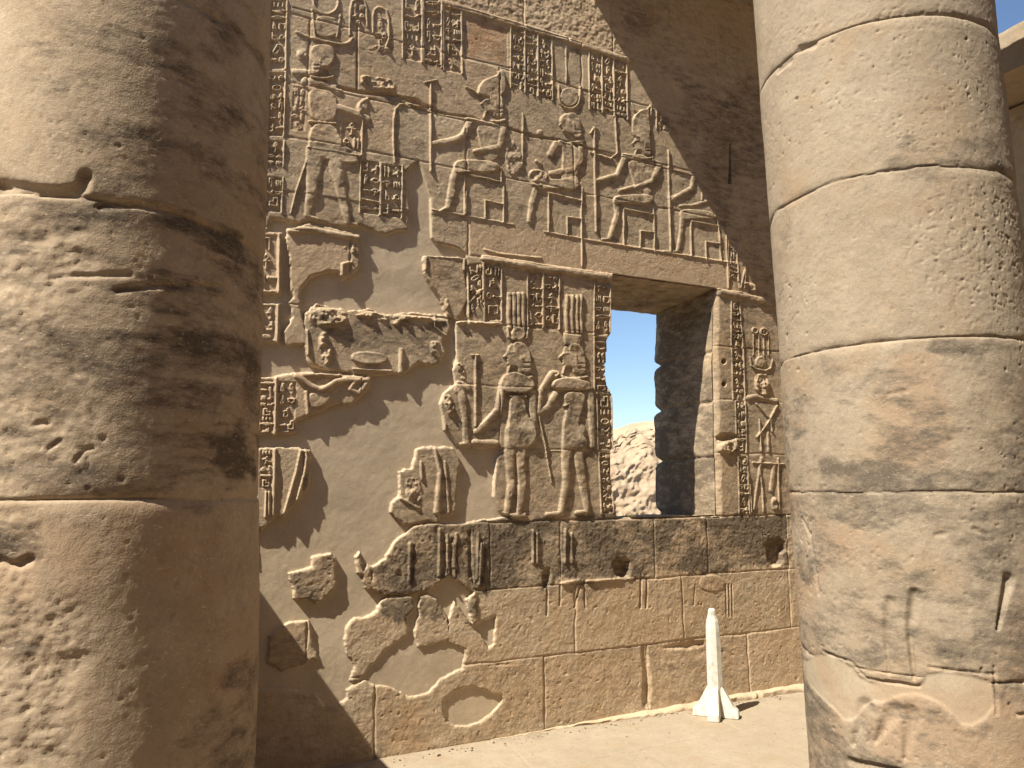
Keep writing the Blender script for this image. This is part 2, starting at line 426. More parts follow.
def glyphs(P00, P10, P01, P11, h=.007, first=()):
    """fill a column: corners TL, TR, BL, BR in wall coordinates"""
    P00, P10, P01, P11 = map(np.array, (P00, P10, P01, P11))
    Wd = np.linalg.norm(P10 - P00); Ht = np.linalg.norm(P01 - P00); y = .02 * Ht
    def M(x, yy):
        t = yy / Ht; return (P00 * (1 - x) + P10 * x) * (1 - t) + (P01 * (1 - x) + P11 * x) * t
    seq = list(first)
    while y < Ht - .3 * Wd:
        two = grng.random() < .5
        row = [seq.pop(0) if seq else grng.choice(GK) for _ in range(2 if two else 1)]
        rh = Wd * max(GW.get(g, .95 if not two else .8) for g in row) * grng.uniform(.72, .86)
        rh = min(rh, Ht - y)
        for j, g in enumerate(row):
            if two: x0, x1 = (.05, .45) if j == 0 else (.55, .95)
            else:
                wgt = .88 if GW.get(g, 1) < 1 else .66; x0 = .5 - wgt / 2; x1 = .5 + wgt / 2
            if grng.random() < .5 and g not in ('strokes',): x0, x1 = x1, x0
            for st in GL[g]:
                pts = [M(x0 + (x1 - x0) * a, y + rh * (.08 + .84 * b)) for a, b in st]
                r = wf.line(np.array(pts), .0062)
                if r is None: continue
                s, d = r; paint(s, 1.45 * h * np.sqrt(np.clip(1 - (d * (1 + .15 * rag[s])) ** 2.5, 0, 1)))
        y += rh + .035 * Wd
def TEXT(fr, quads, bars=True, label=None, depth=.0085, bh=.007, name='hieroglyph_panel', partition=True):
    """quads: list of columns [TL, TR, BR, BL] in frame units"""
    k = begin(name, label)
    for q in quads:
        w = W_(fr, q); r = wf.poly(w, .01)
        if r is None: continue
        s, d = r; REC[s] = np.maximum(REC[s], depth * sstep(-.002, .006, d) * (1 + .2 * micro[s]))
        sub_ = wf.lab[s]; sub_[(d > -.012) & (sub_ == 0)] = k
        glyphs(w[0], w[1], w[3], w[2], h=depth * 1.15)
    if bars:
        for q in quads:
            for a, b in ((q[0], q[3]), (q[1], q[2])): S(fr, [a, b], 7, h=bh)
    return k

# ---------------- plaster repair with stone remnants standing in it
ZONE = [('D', [(28, 235), (60, 100), (150, 118), (230, 112), (350, 132), (420, 132), (520, 168), (570, 150), (612, 150), (612, 60), (600, -80), (650, -130), (700, 20), (705, 180), (720, 200), (800, 218), (840, 250)]),
        ('F', [(205, 85), (205, 300), (215, 322), (160, 325), (165, 480), (150, 520), (160, 575), (115, 615), (100, 655), (110, 700), (118, 760)]),
        ('G', [(125, 160), (140, 195), (170, 243), (240, 256), (325, 250), (355, 262), (325, 300), (316, 400), (314, 450), (335, 505), (370, 532), (300, 545), (240, 552)]),
        ('J', [(1010, -60), (1018, 300), (1018, 700), (700, 800), (300, 840), (-60, 900), (-60, 300)])]
STONES = {
 'hiero_strip_top': [('D', [(-20, 160), (100, 166), (100, 405), (-20, 400)])],
 'hiero_strip_mid': [('D', [(-20, 440), (96, 446), (92, 600), (-20, 598)])],
 'worn_head_block': [('D', [(128, 205), (128, 150), (200, 128), (300, 140), (412, 172), (415, 300), (350, 345), (328, 318), (290, 312), (215, 335), (172, 395), (182, 480), (200, 600), (122, 604), (118, 560), (150, 500), (128, 440), (150, 420)])],
 'long_carved_block': [('D', [(196, 485), (245, 448), (300, 462), (380, 474), (450, 466), (520, 492), (600, 480), (700, 487), (765, 498), (775, 545), (745, 600), (755, 640), (722, 690), (650, 680), (590, 725), (540, 728), (400, 725), (300, 716), (215, 685), (200, 640), (200, 560)])],
 'raised_arms_fragment': [('E', [(-30, 95), (75, 100), (150, 78), (240, 88), (330, 84), (455, 105), (462, 130), (430, 172), (380, 205), (330, 200), (280, 222), (215, 255), (160, 275), (160, 325), (30, 330), (-30, 320)])],
 'robe_fragment': [('E', [(-30, 385), (90, 380), (160, 383), (216, 392), (212, 530), (165, 600), (112, 656), (72, 652), (20, 710), (-30, 700)])],
 'feet_fragment': [('E', [(640, 385), (790, 383), (817, 425), (800, 640), (742, 662), (725, 690), (690, 676), (600, 692), (540, 640), (548, 605), (582, 575), (577, 480), (622, 466), (632, 430)])],
 'thin_triangular_fragment': [('D', [(672, 250), (838, 264), (836, 320), (842, 430), (806, 505), (765, 490), (745, 420), (702, 365), (672, 310)])],
 'small_dark_chips': [('J', [(400, 50), (416, 34), (432, 105), (445, 78), (463, 92), (468, 185), (440, 170), (424, 130), (402, 118)])],
 'cross_shaped_fragment': [('J', [(135, 120), (235, 98), (235, 58), (300, 44), (320, 60), (322, 170), (272, 220), (240, 238), (222, 222), (150, 225), (148, 170)])],
 'curled_fragment': [('J', [(368, 330), (400, 304), (445, 298), (480, 268), (494, 235), (540, 213), (620, 213), (631, 260), (600, 290), (611, 368), (550, 402), (500, 442), (440, 512), (410, 546), (378, 546), (400, 480), (366, 440), (358, 380)])],
 'tear_shaped_fragment': [('J', [(660, 213), (690, 198), (722, 220), (762, 290), (777, 378), (700, 402), (645, 418), (632, 350), (657, 290)])],
 'shaded_fragment': [('J', [(98, 342), (140, 315), (206, 313), (252, 462), (200, 482), (100, 502), (48, 472), (60, 370)])],
 'dark_band_and_base': [('G', [(-2, 566), (90, 552), (130, 560), (195, 562), (240, 552), (380, 548), (430, 555)]), ('J', [(1090, 20), (1090, 420), (1090, 478), (1000, 480), (930, 490), (830, 494), (840, 440), (828, 415), (772, 385), (776, 300), (796, 235), (830, 285), (866, 325), (930, 420), (960, 400), (962, 290), (930, 300), (868, 318), (848, 225), (872, 192), (832, 172), (770, 124), (740, 150), (684, 188), (600, 196), (510, 202), (466, 182), (466, 96), (520, 62), (540, 22), (556, -10)])],
 'weathered_base_stones': [('J', [(-60, 590), (100, 575), (240, 596), (272, 650), (330, 640), (368, 618), (368, 585), (430, 549), (520, 572), (612, 612), (690, 595), (740, 549), (790, 520), (850, 488), (1018, 478), (1090, 470), (1090, 820), (700, 860), (-60, 980)])],
}
POCKET = ('J', [(740, 645), (762, 600), (850, 563), (930, 590), (1002, 606), (960, 672), (872, 732), (770, 727)])
def catpoly(lst): return np.vstack([W_(f, p) for f, p in lst])
edgen = wf.fbm(.022, 2, .6)
PS = np.full(wf.shape, -1., np.float32)
zp = catpoly(ZONE); s_, d_ = wf.poly(zp, .05); PS[s_] = np.maximum(PS[s_], d_)
stone_lab = np.zeros(wf.shape, np.int32); STsd = np.full(wf.shape, -1., np.float32)
for nm, l in STONES.items():
    pts = catpoly(l)
    s_, d_ = wf.poly(pts, .12)
    d_ = d_ + .008 * rag[s_] + .0035 * edgen[s_]
    STsd[s_] = np.maximum(STsd[s_], d_)
    if nm not in ('dark_band_and_base', 'weathered_base_stones', 'hiero_strip_top', 'hiero_strip_mid'):
        k = len(NAMES); NAMES[k] = 'stone_fragment'; LABELS[k] = nm.replace('_', ' ') + ' of carved stone set in plaster'
        sub_ = stone_lab[s_]; sub_[(d_ > -.004)] = k
PS = np.minimum(PS, -STsd)
s_, d_ = wf.poly(chaikin(catpoly([POCKET]), 1), .05); PS[s_] = np.maximum(PS[s_], d_ + .006 * rag[s_])
K_PL = len(NAMES); NAMES[K_PL] = 'plaster_infill'; LABELS[K_PL] = 'smooth tan plaster filling the broken part of the wall'
plmask = PS > 0
wf.plas = sstep(-.004, .006, PS).astype(np.float32)
wf.lab[plmask] = K_PL

# ---------------- upper register
begin('carved_king', 'standing king with a tall crown facing the seated gods')
RING('A', (280, 8), 50, 9); S('A', [(225, 40), (236, 150)], 8); S('A', [(338, 60), (322, 150)], 8); G('A', [(228, 60), (336, 66), (325, 155), (238, 152)], .006)
S('A', [(165, 128), (200, 145), (250, 158), (330, 180), (370, 175), (385, 155)], 11, sm=1)
G('A', [(215, 200), (240, 178), (290, 178), (318, 205), (315, 240), (290, 275), (240, 270), (215, 240)], .011, .03)
BLOB('A', [(160, 195), (205, 190), (205, 240), (165, 245)], .006, .006); HEAD('A', 268, 245, 88, 1)
S('A', [(155, 288), (235, 294)], 20); S('A', [(195, 330), (245, 375), (300, 400)], 24, h=.01); S('A', [(200, 325), (330, 358)], 26, h=.01)
G('A', [(212, 345), (318, 372), (328, 440), (312, 492), (226, 488), (208, 430)], .009, .02)
G('A', [(215, 490), (312, 492), (345, 570), (400, 612), (416, 665), (206, 630)], .009, .02); S('A', [(215, 488), (318, 496)], 9, h=.012)
S('A', [(205, 590), (415, 625)], 5, h=.012)
S('A', [(325, 430), (385, 450), (445, 478)], 22, h=.010); BLOB('A', [(395, 415), (430, 390), (458, 385), (450, 460), (405, 470)], .012, .006)
S('A', [(235, 610), (228, 680), (224, 768), (206, 860)], 56, 22, h=.011); S('A', [(318, 630), (330, 710), (345, 790), (368, 890)], 52, 20, h=.011)
S('A', [(203, 640), (160, 768), (140, 850)], 6); V('A', [(405, 100), (405, 355)], 7, .012)
S('D', [(200, 92), (250, 110)], 12); S('D', [(360, 120), (405, 134)], 12)
begin('carved_god', 'first seated god on a block throne holding a staff')
G('B', [(306, 392), (310, 345), (345, 314), (384, 306), (394, 280), (420, 288), (424, 392)], .010, .014)
S('B', [(315, 385), (290, 362), (262, 350)], 6)
HEAD('B', 366, 415, 92)
S('B', [(275, 480), (340, 492), (415, 510)], 24, h=.010); G('B', [(298, 486), (415, 505), (408, 560), (388, 650), (328, 645), (322, 590)], .0065, .014)
S('B', [(278, 492), (250, 545), (215, 562), (135, 575)], 24, 16, h=.011); S('B', [(412, 520), (398, 590), (300, 607)], 22, 15, h=.015)
G('B', [(215, 655), (240, 638), (395, 645), (400, 695), (260, 690), (235, 700), (210, 690)], .011, .02); S('B', [(228, 670), (212, 720), (190, 830)], 24, 17, h=.010)
S('D', [(790, 0), (768, 60), (735, 78)], 18, 12, h=.009); S('B', [(122, 340), (122, 686)], 8, h=.009); S('B', [(100, 330), (145, 322)], 6)
begin('throne', 'block throne of the first seated god')
S('B', [(258, 692), (258, 860)], 6); S('B', [(258, 696), (400, 728)], 7); S('D', [(840, 0), (838, 88)], 6); S('D', [(915, 102), (915, 34), (990, 50)], 6); S('D', [(990, -20), (990, 120)], 7)
S('B', [(402, 672), (405, 730)], 8)
begin('carved_outline', 'rounded panel outline before the first god')
S('A', [(555, 650), (548, 560), (552, 450), (575, 412), (640, 425), (700, 446)], 9, sm=1)
begin('carved_goddess', 'second seated figure nursing, with sun disc and horns')
RING('B', (675, 390), 33, 8, fill=.006); S('B', [(634, 345), (634, 410), (660, 435), (695, 435), (716, 410), (720, 350)], 7, sm=1)
S('B', [(665, 340), (663, 180)], 4, h=.005)
G('B', [(632, 480), (655, 455), (695, 455), (715, 480), (705, 545), (650, 530)], .009, .02); HEAD('B', 678, 500, 90, -1, False); S('B', [(712, 520), (722, 600)], 16, h=.009)
S('B', [(720, 570), (722, 640), (690, 680), (605, 695)], 25, 16, h=.011); S('B', [(600, 620), (625, 575), (690, 590)], 20, h=.009); G('B', [(640, 565), (722, 592), (716, 680), (692, 738), (636, 730), (652, 640)], .0065, .014); BLOB('B', [(510, 680), (560, 670), (600, 700), (560, 760), (515, 740)], .010, .006)
G('C', [(-50, 330), (80, 335), (135, 310), (140, 385), (60, 375), (-40, 375)], .009, .02); S('C', [(-25, 350), (-50, 430), (-60, 500)], 22, 16)
S('B', [(490, 455), (490, 640)], 6); BLOB('B', [(540, 520), (570, 515), (572, 545), (545, 545)], .006, .003)
S('B', [(545, 645), (560, 655)], 12); BLOB('B', [(410, 560), (460, 560), (500, 640), (490, 690), (430, 720)], .006, .004)
begin('throne', 'block throne of the second seated figure')
S('C', [(18, 388), (18, 545)], 7); S('C', [(15, 386), (150, 420)], 7); S('C', [(152, 370), (148, 480), (152, 680)], 7); S('C', [(92, 552), (92, 485), (152, 492)], 6)
begin('staff', 'long staff between the seated gods')
S('C', [(200, 128), (203, 330), (208, 542)], 9, h=.009); S('C', [(185, 150), (198, 128), (212, 132)], 6)
begin('carved_god', 'third seated god with a tall white crown and raised armrest')
G('C', [(346, 100), (368, 66), (398, 52), (420, 58), (428, 110), (420, 172), (354, 172)], .011, .014); S('C', [(350, 30), (360, 60), (400, 70), (425, 40)], 7); S('C', [(428, 40), (422, 110)], 6)
HEAD('C', 388, 190, 78)
S('C', [(318, 242), (390, 246), (462, 275)], 20, h=.010); G('C', [(322, 248), (455, 272), (434, 330), (430, 402), (366, 398), (352, 330)], .0065, .014)
S('C', [(320, 250), (292, 318), (210, 338)], 19, 12, h=.011); S('C', [(458, 282), (430, 342), (362, 368)], 19, 12, h=.015); S('C', [(300, 380), (360, 362)], 12)
G('C', [(272, 410), (295, 396), (428, 392), (440, 415), (420, 435), (300, 430), (278, 440)], .011, .02)
S('C', [(288, 420), (292, 480), (262, 568)], 21, 15, h=.010); S('C', [(268, 572), (232, 574)], 10)
begin('throne', 'block throne of the third seated god')
S('C', [(318, 450), (318, 600)], 7); S('C', [(318, 450), (440, 475)], 7); S('C', [(434, 432), (440, 480), (442, 622)], 7); S('C', [(385, 606), (385, 540), (440, 545)], 6)
begin('carved_god', 'fourth seated god beside the roof shadow')
S('C', [(598, 322), (590, 370), (512, 412)], 15, 11, h=.010); S('C', [(520, 297), (600, 318)], 6); G('C', [(540, 462), (570, 450), (680, 462), (695, 495), (580, 492), (550, 500)], .010, .02)
S('C', [(555, 475), (548, 550), (534, 618)], 19, 13, h=.010); S('C', [(585, 440), (650, 422)], 11); S('C', [(545, 440), (590, 436)], 9); S('C', [(632, 385), (632, 415)], 5)
S('C', [(480, 622), (545, 622)], 10, h=.006)
BLOB('C', [(590, 120), (640, 130), (640, 230), (600, 220)], .005, .006); S('C', [(610, 240), (660, 260), (680, 330), (665, 420)], 12, h=.006)
begin('throne', 'block throne of the fourth seated god')
S('C', [(588, 500), (588, 640)], 7); S('C', [(588, 500), (700, 520)], 7); S('C', [(692, 480), (702, 560), (708, 662)], 7); S('C', [(648, 656), (648, 582), (703, 590)], 6)
begin('staff', 'thin staff before the fourth seated god')
S('C', [(497, 218), (501, 420), (506, 618)], 7, h=.009); BLOB('C', [(492, 395), (520, 395), (520, 420), (492, 420)], .008, .003)
begin('register_line', 'raised base line under the seated gods')
S('D', [(705, 70), (1030, 130)], 6, h=.004); S('C', [(0, 542), (160, 572), (735, 666)], 6, h=.005)
S('C', [(730, 560), (736, 768)], 8, h=.007); S('C', [(770, 560), (780, 768)], 5, h=.005)
begin('cornice_band', 'plain raised band above the hieroglyph columns')
for a, b in (((166, 8), (662, 160)), ((684, 168), (915, 243))):
    S('B', [a, b], 19, h=.012)
S('B', [(440 / 4 * 0 + 170, 10), (165, 60)], 8)
# top row of text
TEXT('A', [[(58, 0), (124, 0), (118, 275), (50, 275)], [(52, 290), (118, 290), (110, 545), (44, 545)], [(46, 562), (112, 566), (108, 665), (40, 660)], [(40, 705), (108, 712), (102, 850), (36, 845)]], label='tall hieroglyph column at the left edge of the carved wall')
TEXT('A', [[(150, 345), (200, 352), (195, 525), (140, 520)]], bars=False, label='short hieroglyph column behind the king', depth=.004)
begin('cartouche', 'pair of oval royal name rings above the offering')
for q in ([(375, 140), (378, 10), (408, -4), (440, 8), (445, 105)], [(468, 130), (468, 45), (495, 25), (530, 48), (532, 190), (480, 185)]): S('A', q, 8, sm=1)
glyphs(*W_('A', [(385, 12), (437, 16), (382, 100), (437, 104)])); glyphs(*W_('A', [(476, 45), (524, 50), (476, 185), (524, 188)]))
TEXT('A', [[(588, -10), (664, -10), (664, 250), (588, 232)], [(672, -10), (742, -10), (742, 270), (672, 252)], [(752, 25), (820, 42), (824, 295), (752, 280)]], label='three hieroglyph columns above the offering, just left of the reddish panel')
TEXT('B', [[(443, 105), (496, 120), (498, 362), (443, 350)], [(500, 122), (548, 135), (550, 385), (500, 370)], [(552, 138), (606, 152), (608, 400), (552, 388)]], label='three hieroglyph columns above the first and second gods')
TEXT('B', [[(756, 200), (806, 215), (808, 450), (758, 438)], [(808, 216), (852, 230), (855, 465), (810, 452)], [(855, 232), (905, 245), (908, 478), (857, 466)]], label='three hieroglyph columns above the third god')
S('B', [(858, 450), (868, 612)], 6); S('B', [(870, 612), (840, 636), (760, 610)], 5)
TEXT('C', [[(450, 60), (500, 90), (500, 145), (450, 130)]], label='small signs cut by the roof shadow edge')
TEXT('A', [[(345, 478), (422, 490), (420, 612), (340, 590)]], bars=False, label='small signs under the offering')
S('A', [(425, 480), (422, 620)], 6)
TEXT('A', [[(420, 640), (497, 652), (494, 860), (416, 850)], [(502, 655), (585, 665), (582, 872), (500, 862)]], label='two hieroglyph columns between the king and the gods')
begin('offering', 'worn offering above the king\'s hands')
BLOB('A', [(412, 300), (470, 305), (560, 320), (555, 375), (470, 355), (415, 345)], .008, .010); BLOB('A', [(445, 185), (540, 185), (540, 215), (445, 215)], .006, .006)
RECESS('B', [(258, 62), (430, 102), (432, 268), (258, 232)], .004)
r = wf.poly(W_('B', [(258, 62), (430, 102), (432, 268), (258, 232)]), .01); wf.red[r[0]] = np.maximum(wf.red[r[0]], sstep(0, .03, r[1]) * np.clip(.75 + .5 * rag[r[0]], 0, 1))
TEXT('C', [[(738, 580), (770, 600), (776, 740), (740, 730)]], label='narrow hieroglyph column right of the thrones')
begin('carved_plant', 'pointed carved plant signs over the window corner')
S('C', [(804, 680), (800, 768)], 7); S('C', [(785, 768), (800, 700)], 6); BLOB('C', [(790, 740), (850, 750), (845, 790), (795, 785)], .008, .008)

# ---------------- lower register beside the window
begin('window_moulding', 'rounded moulding bar beside the top of the window')
S('F', [(272, 74), (352, 86)], 23, h=.014); S('F', [(362, 90), (560, 118), (782, 152)], 25, h=.016); S('F', [(275, 38), (330, 55), (500, 72)], 8, h=.006)
TEXT('F', [[(206, 98), (266, 92), (266, 240), (212, 310)], [(272, 92), (340, 98), (342, 322), (274, 322)]], label='two hieroglyph columns at the left end of the lower register')
TEXT('F', [[(446, 122), (506, 128), (506, 352), (446, 350)], [(512, 130), (572, 136), (572, 358), (512, 352)]], label='two hieroglyph columns between the feather crowns')
TEXT('F', [[(714, 162), (776, 170), (778, 378), (712, 380)], [(714, 388), (765, 392), (770, 606), (714, 604)]], label='hieroglyph border column against the window, upper part')
TEXT('G', [[(722, 36), (782, 40), (786, 258), (728, 262)], [(732, 275), (776, 275), (790, 515), (742, 520)]], label='hieroglyph border column against the window, lower part')
begin('carved_figure', 'cut off left figure holding a staff')
S('F', [(165, 600), (185, 580), (205, 590)], 22); S('G', [(170, 0), (185, 60), (195, 140), (200, 235)], 24, 20, h=.011); BLOB('G', [(100, 50), (140, 30), (160, 90), (150, 140), (125, 130)], .010, .01)
BLOB('F', [(155, 490), (185, 490), (205, 560), (175, 560)], .009, .01); BLOB('F', [(160, 318), (352, 328), (350, 345), (165, 345)], .014, .008)
S('F', [(237, 462), (237, 745)], 9, h=.010); S('F', [(222, 460), (250, 460)], 6); S('G', [(230, 232), (322, 236)], 16, h=.010); S('G', [(212, 240), (180, 240)], 12)
begin('carved_figure', 'middle standing figure with a disc and four feathers')
for i, x in enumerate((372, 392, 410, 428)): S('F', [(x, 218), (x - 2, 300), (x + 2, 348)], 17, 13, h=.010)
RING('F', (408, 376), 22, 14, h=.011, fill=.007); S('F', [(365, 350), (372, 400), (440, 405), (448, 350)], 10, sm=1)
HEAD('F', 402, 465, 112)
G('F', [(335, 560), (360, 532), (400, 528), (455, 548), (478, 585), (440, 615), (350, 615), (332, 590)], .015, .03); S('F', [(370, 626), (440, 626)], 9, h=.013)
S('F', [(345, 580), (328, 680), (240, 768)], 28, 20, h=.013); G('G', [(368, 48), (430, 48), (440, 120), (478, 170), (478, 220), (445, 258), (358, 256), (362, 160), (372, 100)], .012, .03)
S('F', [(462, 585), (470, 720)], 26, 20, h=.012); S('G', [(455, 40), (468, 190)], 22, 14, h=.011)
S('G', [(384, 190), (376, 290), (380, 400), (362, 512)], 44, 19, h=.013); S('G', [(430, 190), (415, 290), (424, 400), (412, 512)], 50, 19, h=.012); S('G', [(342, 520), (375, 522)], 14, h=.010); S('G', [(382, 526), (432, 524)], 15, h=.010)
begin('carved_figure', 'right standing figure with one raised arm nearest the window')
G('F', [(592, 240), (608, 216), (632, 225), (665, 228), (668, 368), (590, 368)], .005, .01)
for x in (603, 625, 645, 661): S('F', [(x, 225), (x - 4, 300), (x, 368)], 13, h=.010)
G('F', [(588, 372), (662, 380), (655, 425), (592, 420)], .009, .01, 0); HEAD('F', 622, 468, 108)
G('F', [(535, 585), (550, 558), (610, 548), (680, 562), (712, 590), (690, 605), (560, 602)], .015, .025)
S('F', [(540, 535), (500, 600), (488, 690)], 20, 15, h=.011); S('F', [(490, 690), (525, 670), (556, 618)], 18, 22, h=.011); BLOB('F', [(515, 520), (575, 520), (570, 550), (520, 560)], .009, .01)
G('G', [(580, 30), (680, 30), (668, 90), (650, 140), (650, 180), (700, 255), (582, 262), (584, 160), (600, 100)], .011, .03); S('G', [(590, 88), (610, 80), (612, 110)], 8, h=.014)
S('G', [(697, 40), (700, 140), (706, 248)], 25, 18, h=.012); S('G', [(606, 190), (600, 290), (600, 390), (579, 510)], 44, 19, h=.013); S('G', [(650, 190), (650, 290), (668, 400), (683, 510)], 52, 19, h=.012)
S('G', [(524, 522), (585, 518)], 14); S('G', [(640, 515), (688, 510)], 14); S('G', [(488, 120), (515, 245), (541, 392)], 6, h=.008)
S('G', [(360, 264), (790, 268)], 4, h=.003)
# ---------------- right of the window
begin('window_moulding', 'rounded moulding bar right of the window top')
S('H', [(612, 185), (720, 200), (870, 238)], 30, h=.016)
TEXT('H', [[(672, 232), (712, 236), (730, 470), (672, 460)], [(674, 475), (733, 478), (742, 735), (682, 735)]], label='hieroglyph border column right of the window, upper part')
TEXT('I', [[(692, 5), (742, 5), (748, 268), (700, 270)], [(706, 290), (752, 292), (764, 580), (712, 580)]], label='hieroglyph border column right of the window, lower part')
begin('carved_figure', 'carved figure under a disc standard, half hidden by the right column')
RING('H', (792, 382), 14, 8); RING('H', (838, 388), 17, 9); RING('H', (840, 388), 6, 5)
for x in (784, 812, 838, 862): S('H', [(x, 400), (x + 2, 510)], 5, h=.005)
S('H', [(768, 520), (775, 575), (870, 590), (885, 530)], 10, sm=1); G('H', [(795, 530), (825, 508), (850, 530), (850, 570), (795, 570)], .007)
BLOB('H', [(790, 610), (830, 595), (860, 610), (870, 680), (850, 720), (820, 715), (790, 680)], .011, .010); S('H', [(755, 728), (800, 718), (905, 742)], 18, h=.011)
S('I', [(800, 20), (870, 100), (880, 160)], 12); S('I', [(905, 30), (850, 130), (800, 190)], 11); S('I', [(815, 100), (822, 260)], 8); S('I', [(860, 170), (862, 260)], 14)
S('I', [(825, 300), (805, 420), (785, 560)], 16, 8); S('I', [(812, 340), (830, 470), (835, 570)], 9); S('I', [(890, 340), (875, 460)], 22); S('I', [(910, 300), (915, 560)], 10); S('I', [(780, 320), (940, 328)], 7)
S('I', [(760, 380), (775, 575)], 6); BLOB('I', [(870, 500), (905, 490), (910, 560), (875, 570)], .009, .006)
for c in ((635, 540), (637, 655)):
    a = np.linspace(0, 2 * pi, 12)[:-1]; r = wf.poly(W_('H', [(c[0] + 14 * cos(t), c[1] + 17 * sin(t)) for t in a]), .02)
    REC[r[0]] = np.maximum(REC[r[0]], .03 * sstep(0, .012, r[1]))
BLOB('I', [(600, 225), (650, 205), (700, 215), (695, 265), (640, 285), (600, 270)], .014, .008)
r = wf.poly(chaikin(W_('I', [(600, 180), (640, 170), (712, 178), (705, 200), (610, 218)]), 1), .03); REC[r[0]] = np.maximum(REC[r[0]], .035 * sstep(-.01, .02, r[1]))
# ---------------- fragments' carving
begin('hieroglyph_panel', 'hieroglyph column remnants at the lower left edge'); kf = cur[0]
for fr, q in (('D', [(-5, 172), (88, 172), (84, 395), (-5, 395)]), ('D', [(-5, 452), (80, 455), (76, 592), (-5, 590)]), ('E', [(20, 112), (70, 112), (68, 320), (16, 320)]), ('E', [(88, 115), (162, 120), (155, 315), (88, 318)]), ('E', [(18, 390), (66, 392), (62, 545), (16, 545)])):
    w = W_(fr, q); r = wf.poly(w, .01); REC[r[0]] = np.maximum(REC[r[0]], .007 * sstep(0, .006, r[1])); glyphs(w[0], w[1], w[3], w[2], h=.008)
    sub_ = wf.lab[r[0]]; sub_[r[1] > -.01] = kf
for fr, l in (('D', [(93, 165), (90, 400)]), ('D', [(88, 450), (84, 598)]), ('E', [(80, 105), (75, 370)]), ('E', [(76, 388), (68, 650)]), ('E', [(40, 560), (38, 660)]), ('E', [(52, 560), (50, 650)])): S(fr, l, 9, h=.009)
cur[0] = 0
S('D', [(135, 155), (210, 150), (290, 165), (410, 185)], 24, h=.014, sm=1); S('D', [(345, 330), (345, 290), (380, 280)], 12, h=.010); BLOB('D', [(345, 210), (410, 210), (410, 250), (350, 250)], .008, .012)
BLOB('D', [(205, 490), (250, 452), (380, 480), (380, 500), (340, 540), (210, 535)], .012, .010); BLOB('D', [(390, 490), (460, 470), (520, 495), (600, 488), (760, 505), (755, 530), (600, 505), (560, 545), (520, 520), (400, 500)], .012, .010)
S('D', [(205, 555), (208, 650)], 9); BLOB('D', [(250, 560), (300, 560), (300, 700), (250, 690)], .006, .012); G('D', [(378, 635), (525, 645), (525, 690), (385, 690)], .009, .02); S('D', [(390, 708), (540, 716)], 8); S('D', [(580, 632), (578, 720)], 18, h=.010)
BLOB('D', [(690, 590), (745, 600), (735, 680), (705, 680)], .010, .012); S('D', [(715, 500), (712, 540), (760, 575)], 9)
S('D', [(680, 262), (678, 310)], 10, h=.007); S('D', [(832, 272), (832, 312)], 8, h=.007); BLOB('D', [(752, 425), (772, 425), (772, 475), (755, 470)], .009, .006); S('D', [(672, 255), (836, 268)], 5, h=.004)
S('E', [(165, 95), (240, 150), (270, 150), (335, 110), (450, 108)], 24, h=.012, sm=1); S('E', [(180, 92), (330, 92)], 16, h=.010); S('E', [(400, 110), (375, 150), (410, 165), (445, 120)], 16, h=.010); S('E', [(200, 160), (208, 250)], 12, h=.009); G('E', [(200, 160), (300, 165), (290, 210), (215, 235)], .006, .02)
S('E', [(178, 395), (160, 480), (112, 645)], 10, 7, h=.009); S('E', [(178, 395), (205, 400), (195, 480), (165, 590)], 12, h=.009, sm=1)
S('E', [(715, 388), (735, 480), (722, 640)], 14, 22, h=.012); S('E', [(660, 440), (662, 510)], 9); BLOB('E', [(590, 490), (660, 500), (668, 610), (600, 620)], .006, .009); S('E', [(580, 585), (650, 625)], 14); S('E', [(755, 440), (772, 640)], 12, h=.006); BLOB('E', [(715, 620), (740, 620), (735, 680), (720, 680)], .008, .006)
# cut off legs on the dark band
for x, a, b in ((95, 580, 768), (125, 605, 768), (160, 600, 768), (248, 600, 780), (268, 640, 768)): S('G', [(x, a), (x - 4, b)], 11, h=.007)
for x, a, b in ((468, 588, 712), (484, 600, 712), (596, 582, 716), (622, 600, 715)): S('G', [(x, a), (x, b)], 12, h=.009)
V('G', [(215, 590), (218, 768)], 16, .014); V('G', [(112, 620), (108, 768)], 14, .012); V('G', [(145, 620), (140, 768)], 12, .012)
S('J', [(615, 0), (612, 150)], 12, h=.009); V('J', [(632, 10), (622, 150)], 12, .012); V('J', [(757, 0), (762, 115)], 12, .014); S('J', [(785, 0), (788, 90)], 12, h=.007); V('J', [(802, 0), (800, 130)], 8, .012); V('J', [(860, 40), (868, 150)], 10, .012); S('J', [(900, 0), (892, 160)], 12, h=.010); V('J', [(915, 20), (905, 150)], 10, .012)
S('J', [(865, 200), (868, 310)], 30, h=.010)
for x, a, b in ((15, 95, 220), (412, 75, 190), (388, 80, 190)): V('K', [(x, a), (x - 3, b)], 9, .012)
V('K', [(66, 100), (64, 180)], 8, .010); V('K', [(160, 85), (165, 190)], 7, .010); V('K', [(148, 95), (122, 190)], 7, .010); S('K', [(70, 95), (140, 80)], 12, h=.008); S('K', [(170, 85), (360, 75)], 10, h=.008)
for x in (728, 740, 752): V('K', [(x, 98), (x + 2, 225)], 6, .014)
V('K', [(605, 100), (600, 180)], 6, .006); G('K', [(625, 60), (720, 62), (720, 130), (620, 120)], .003)
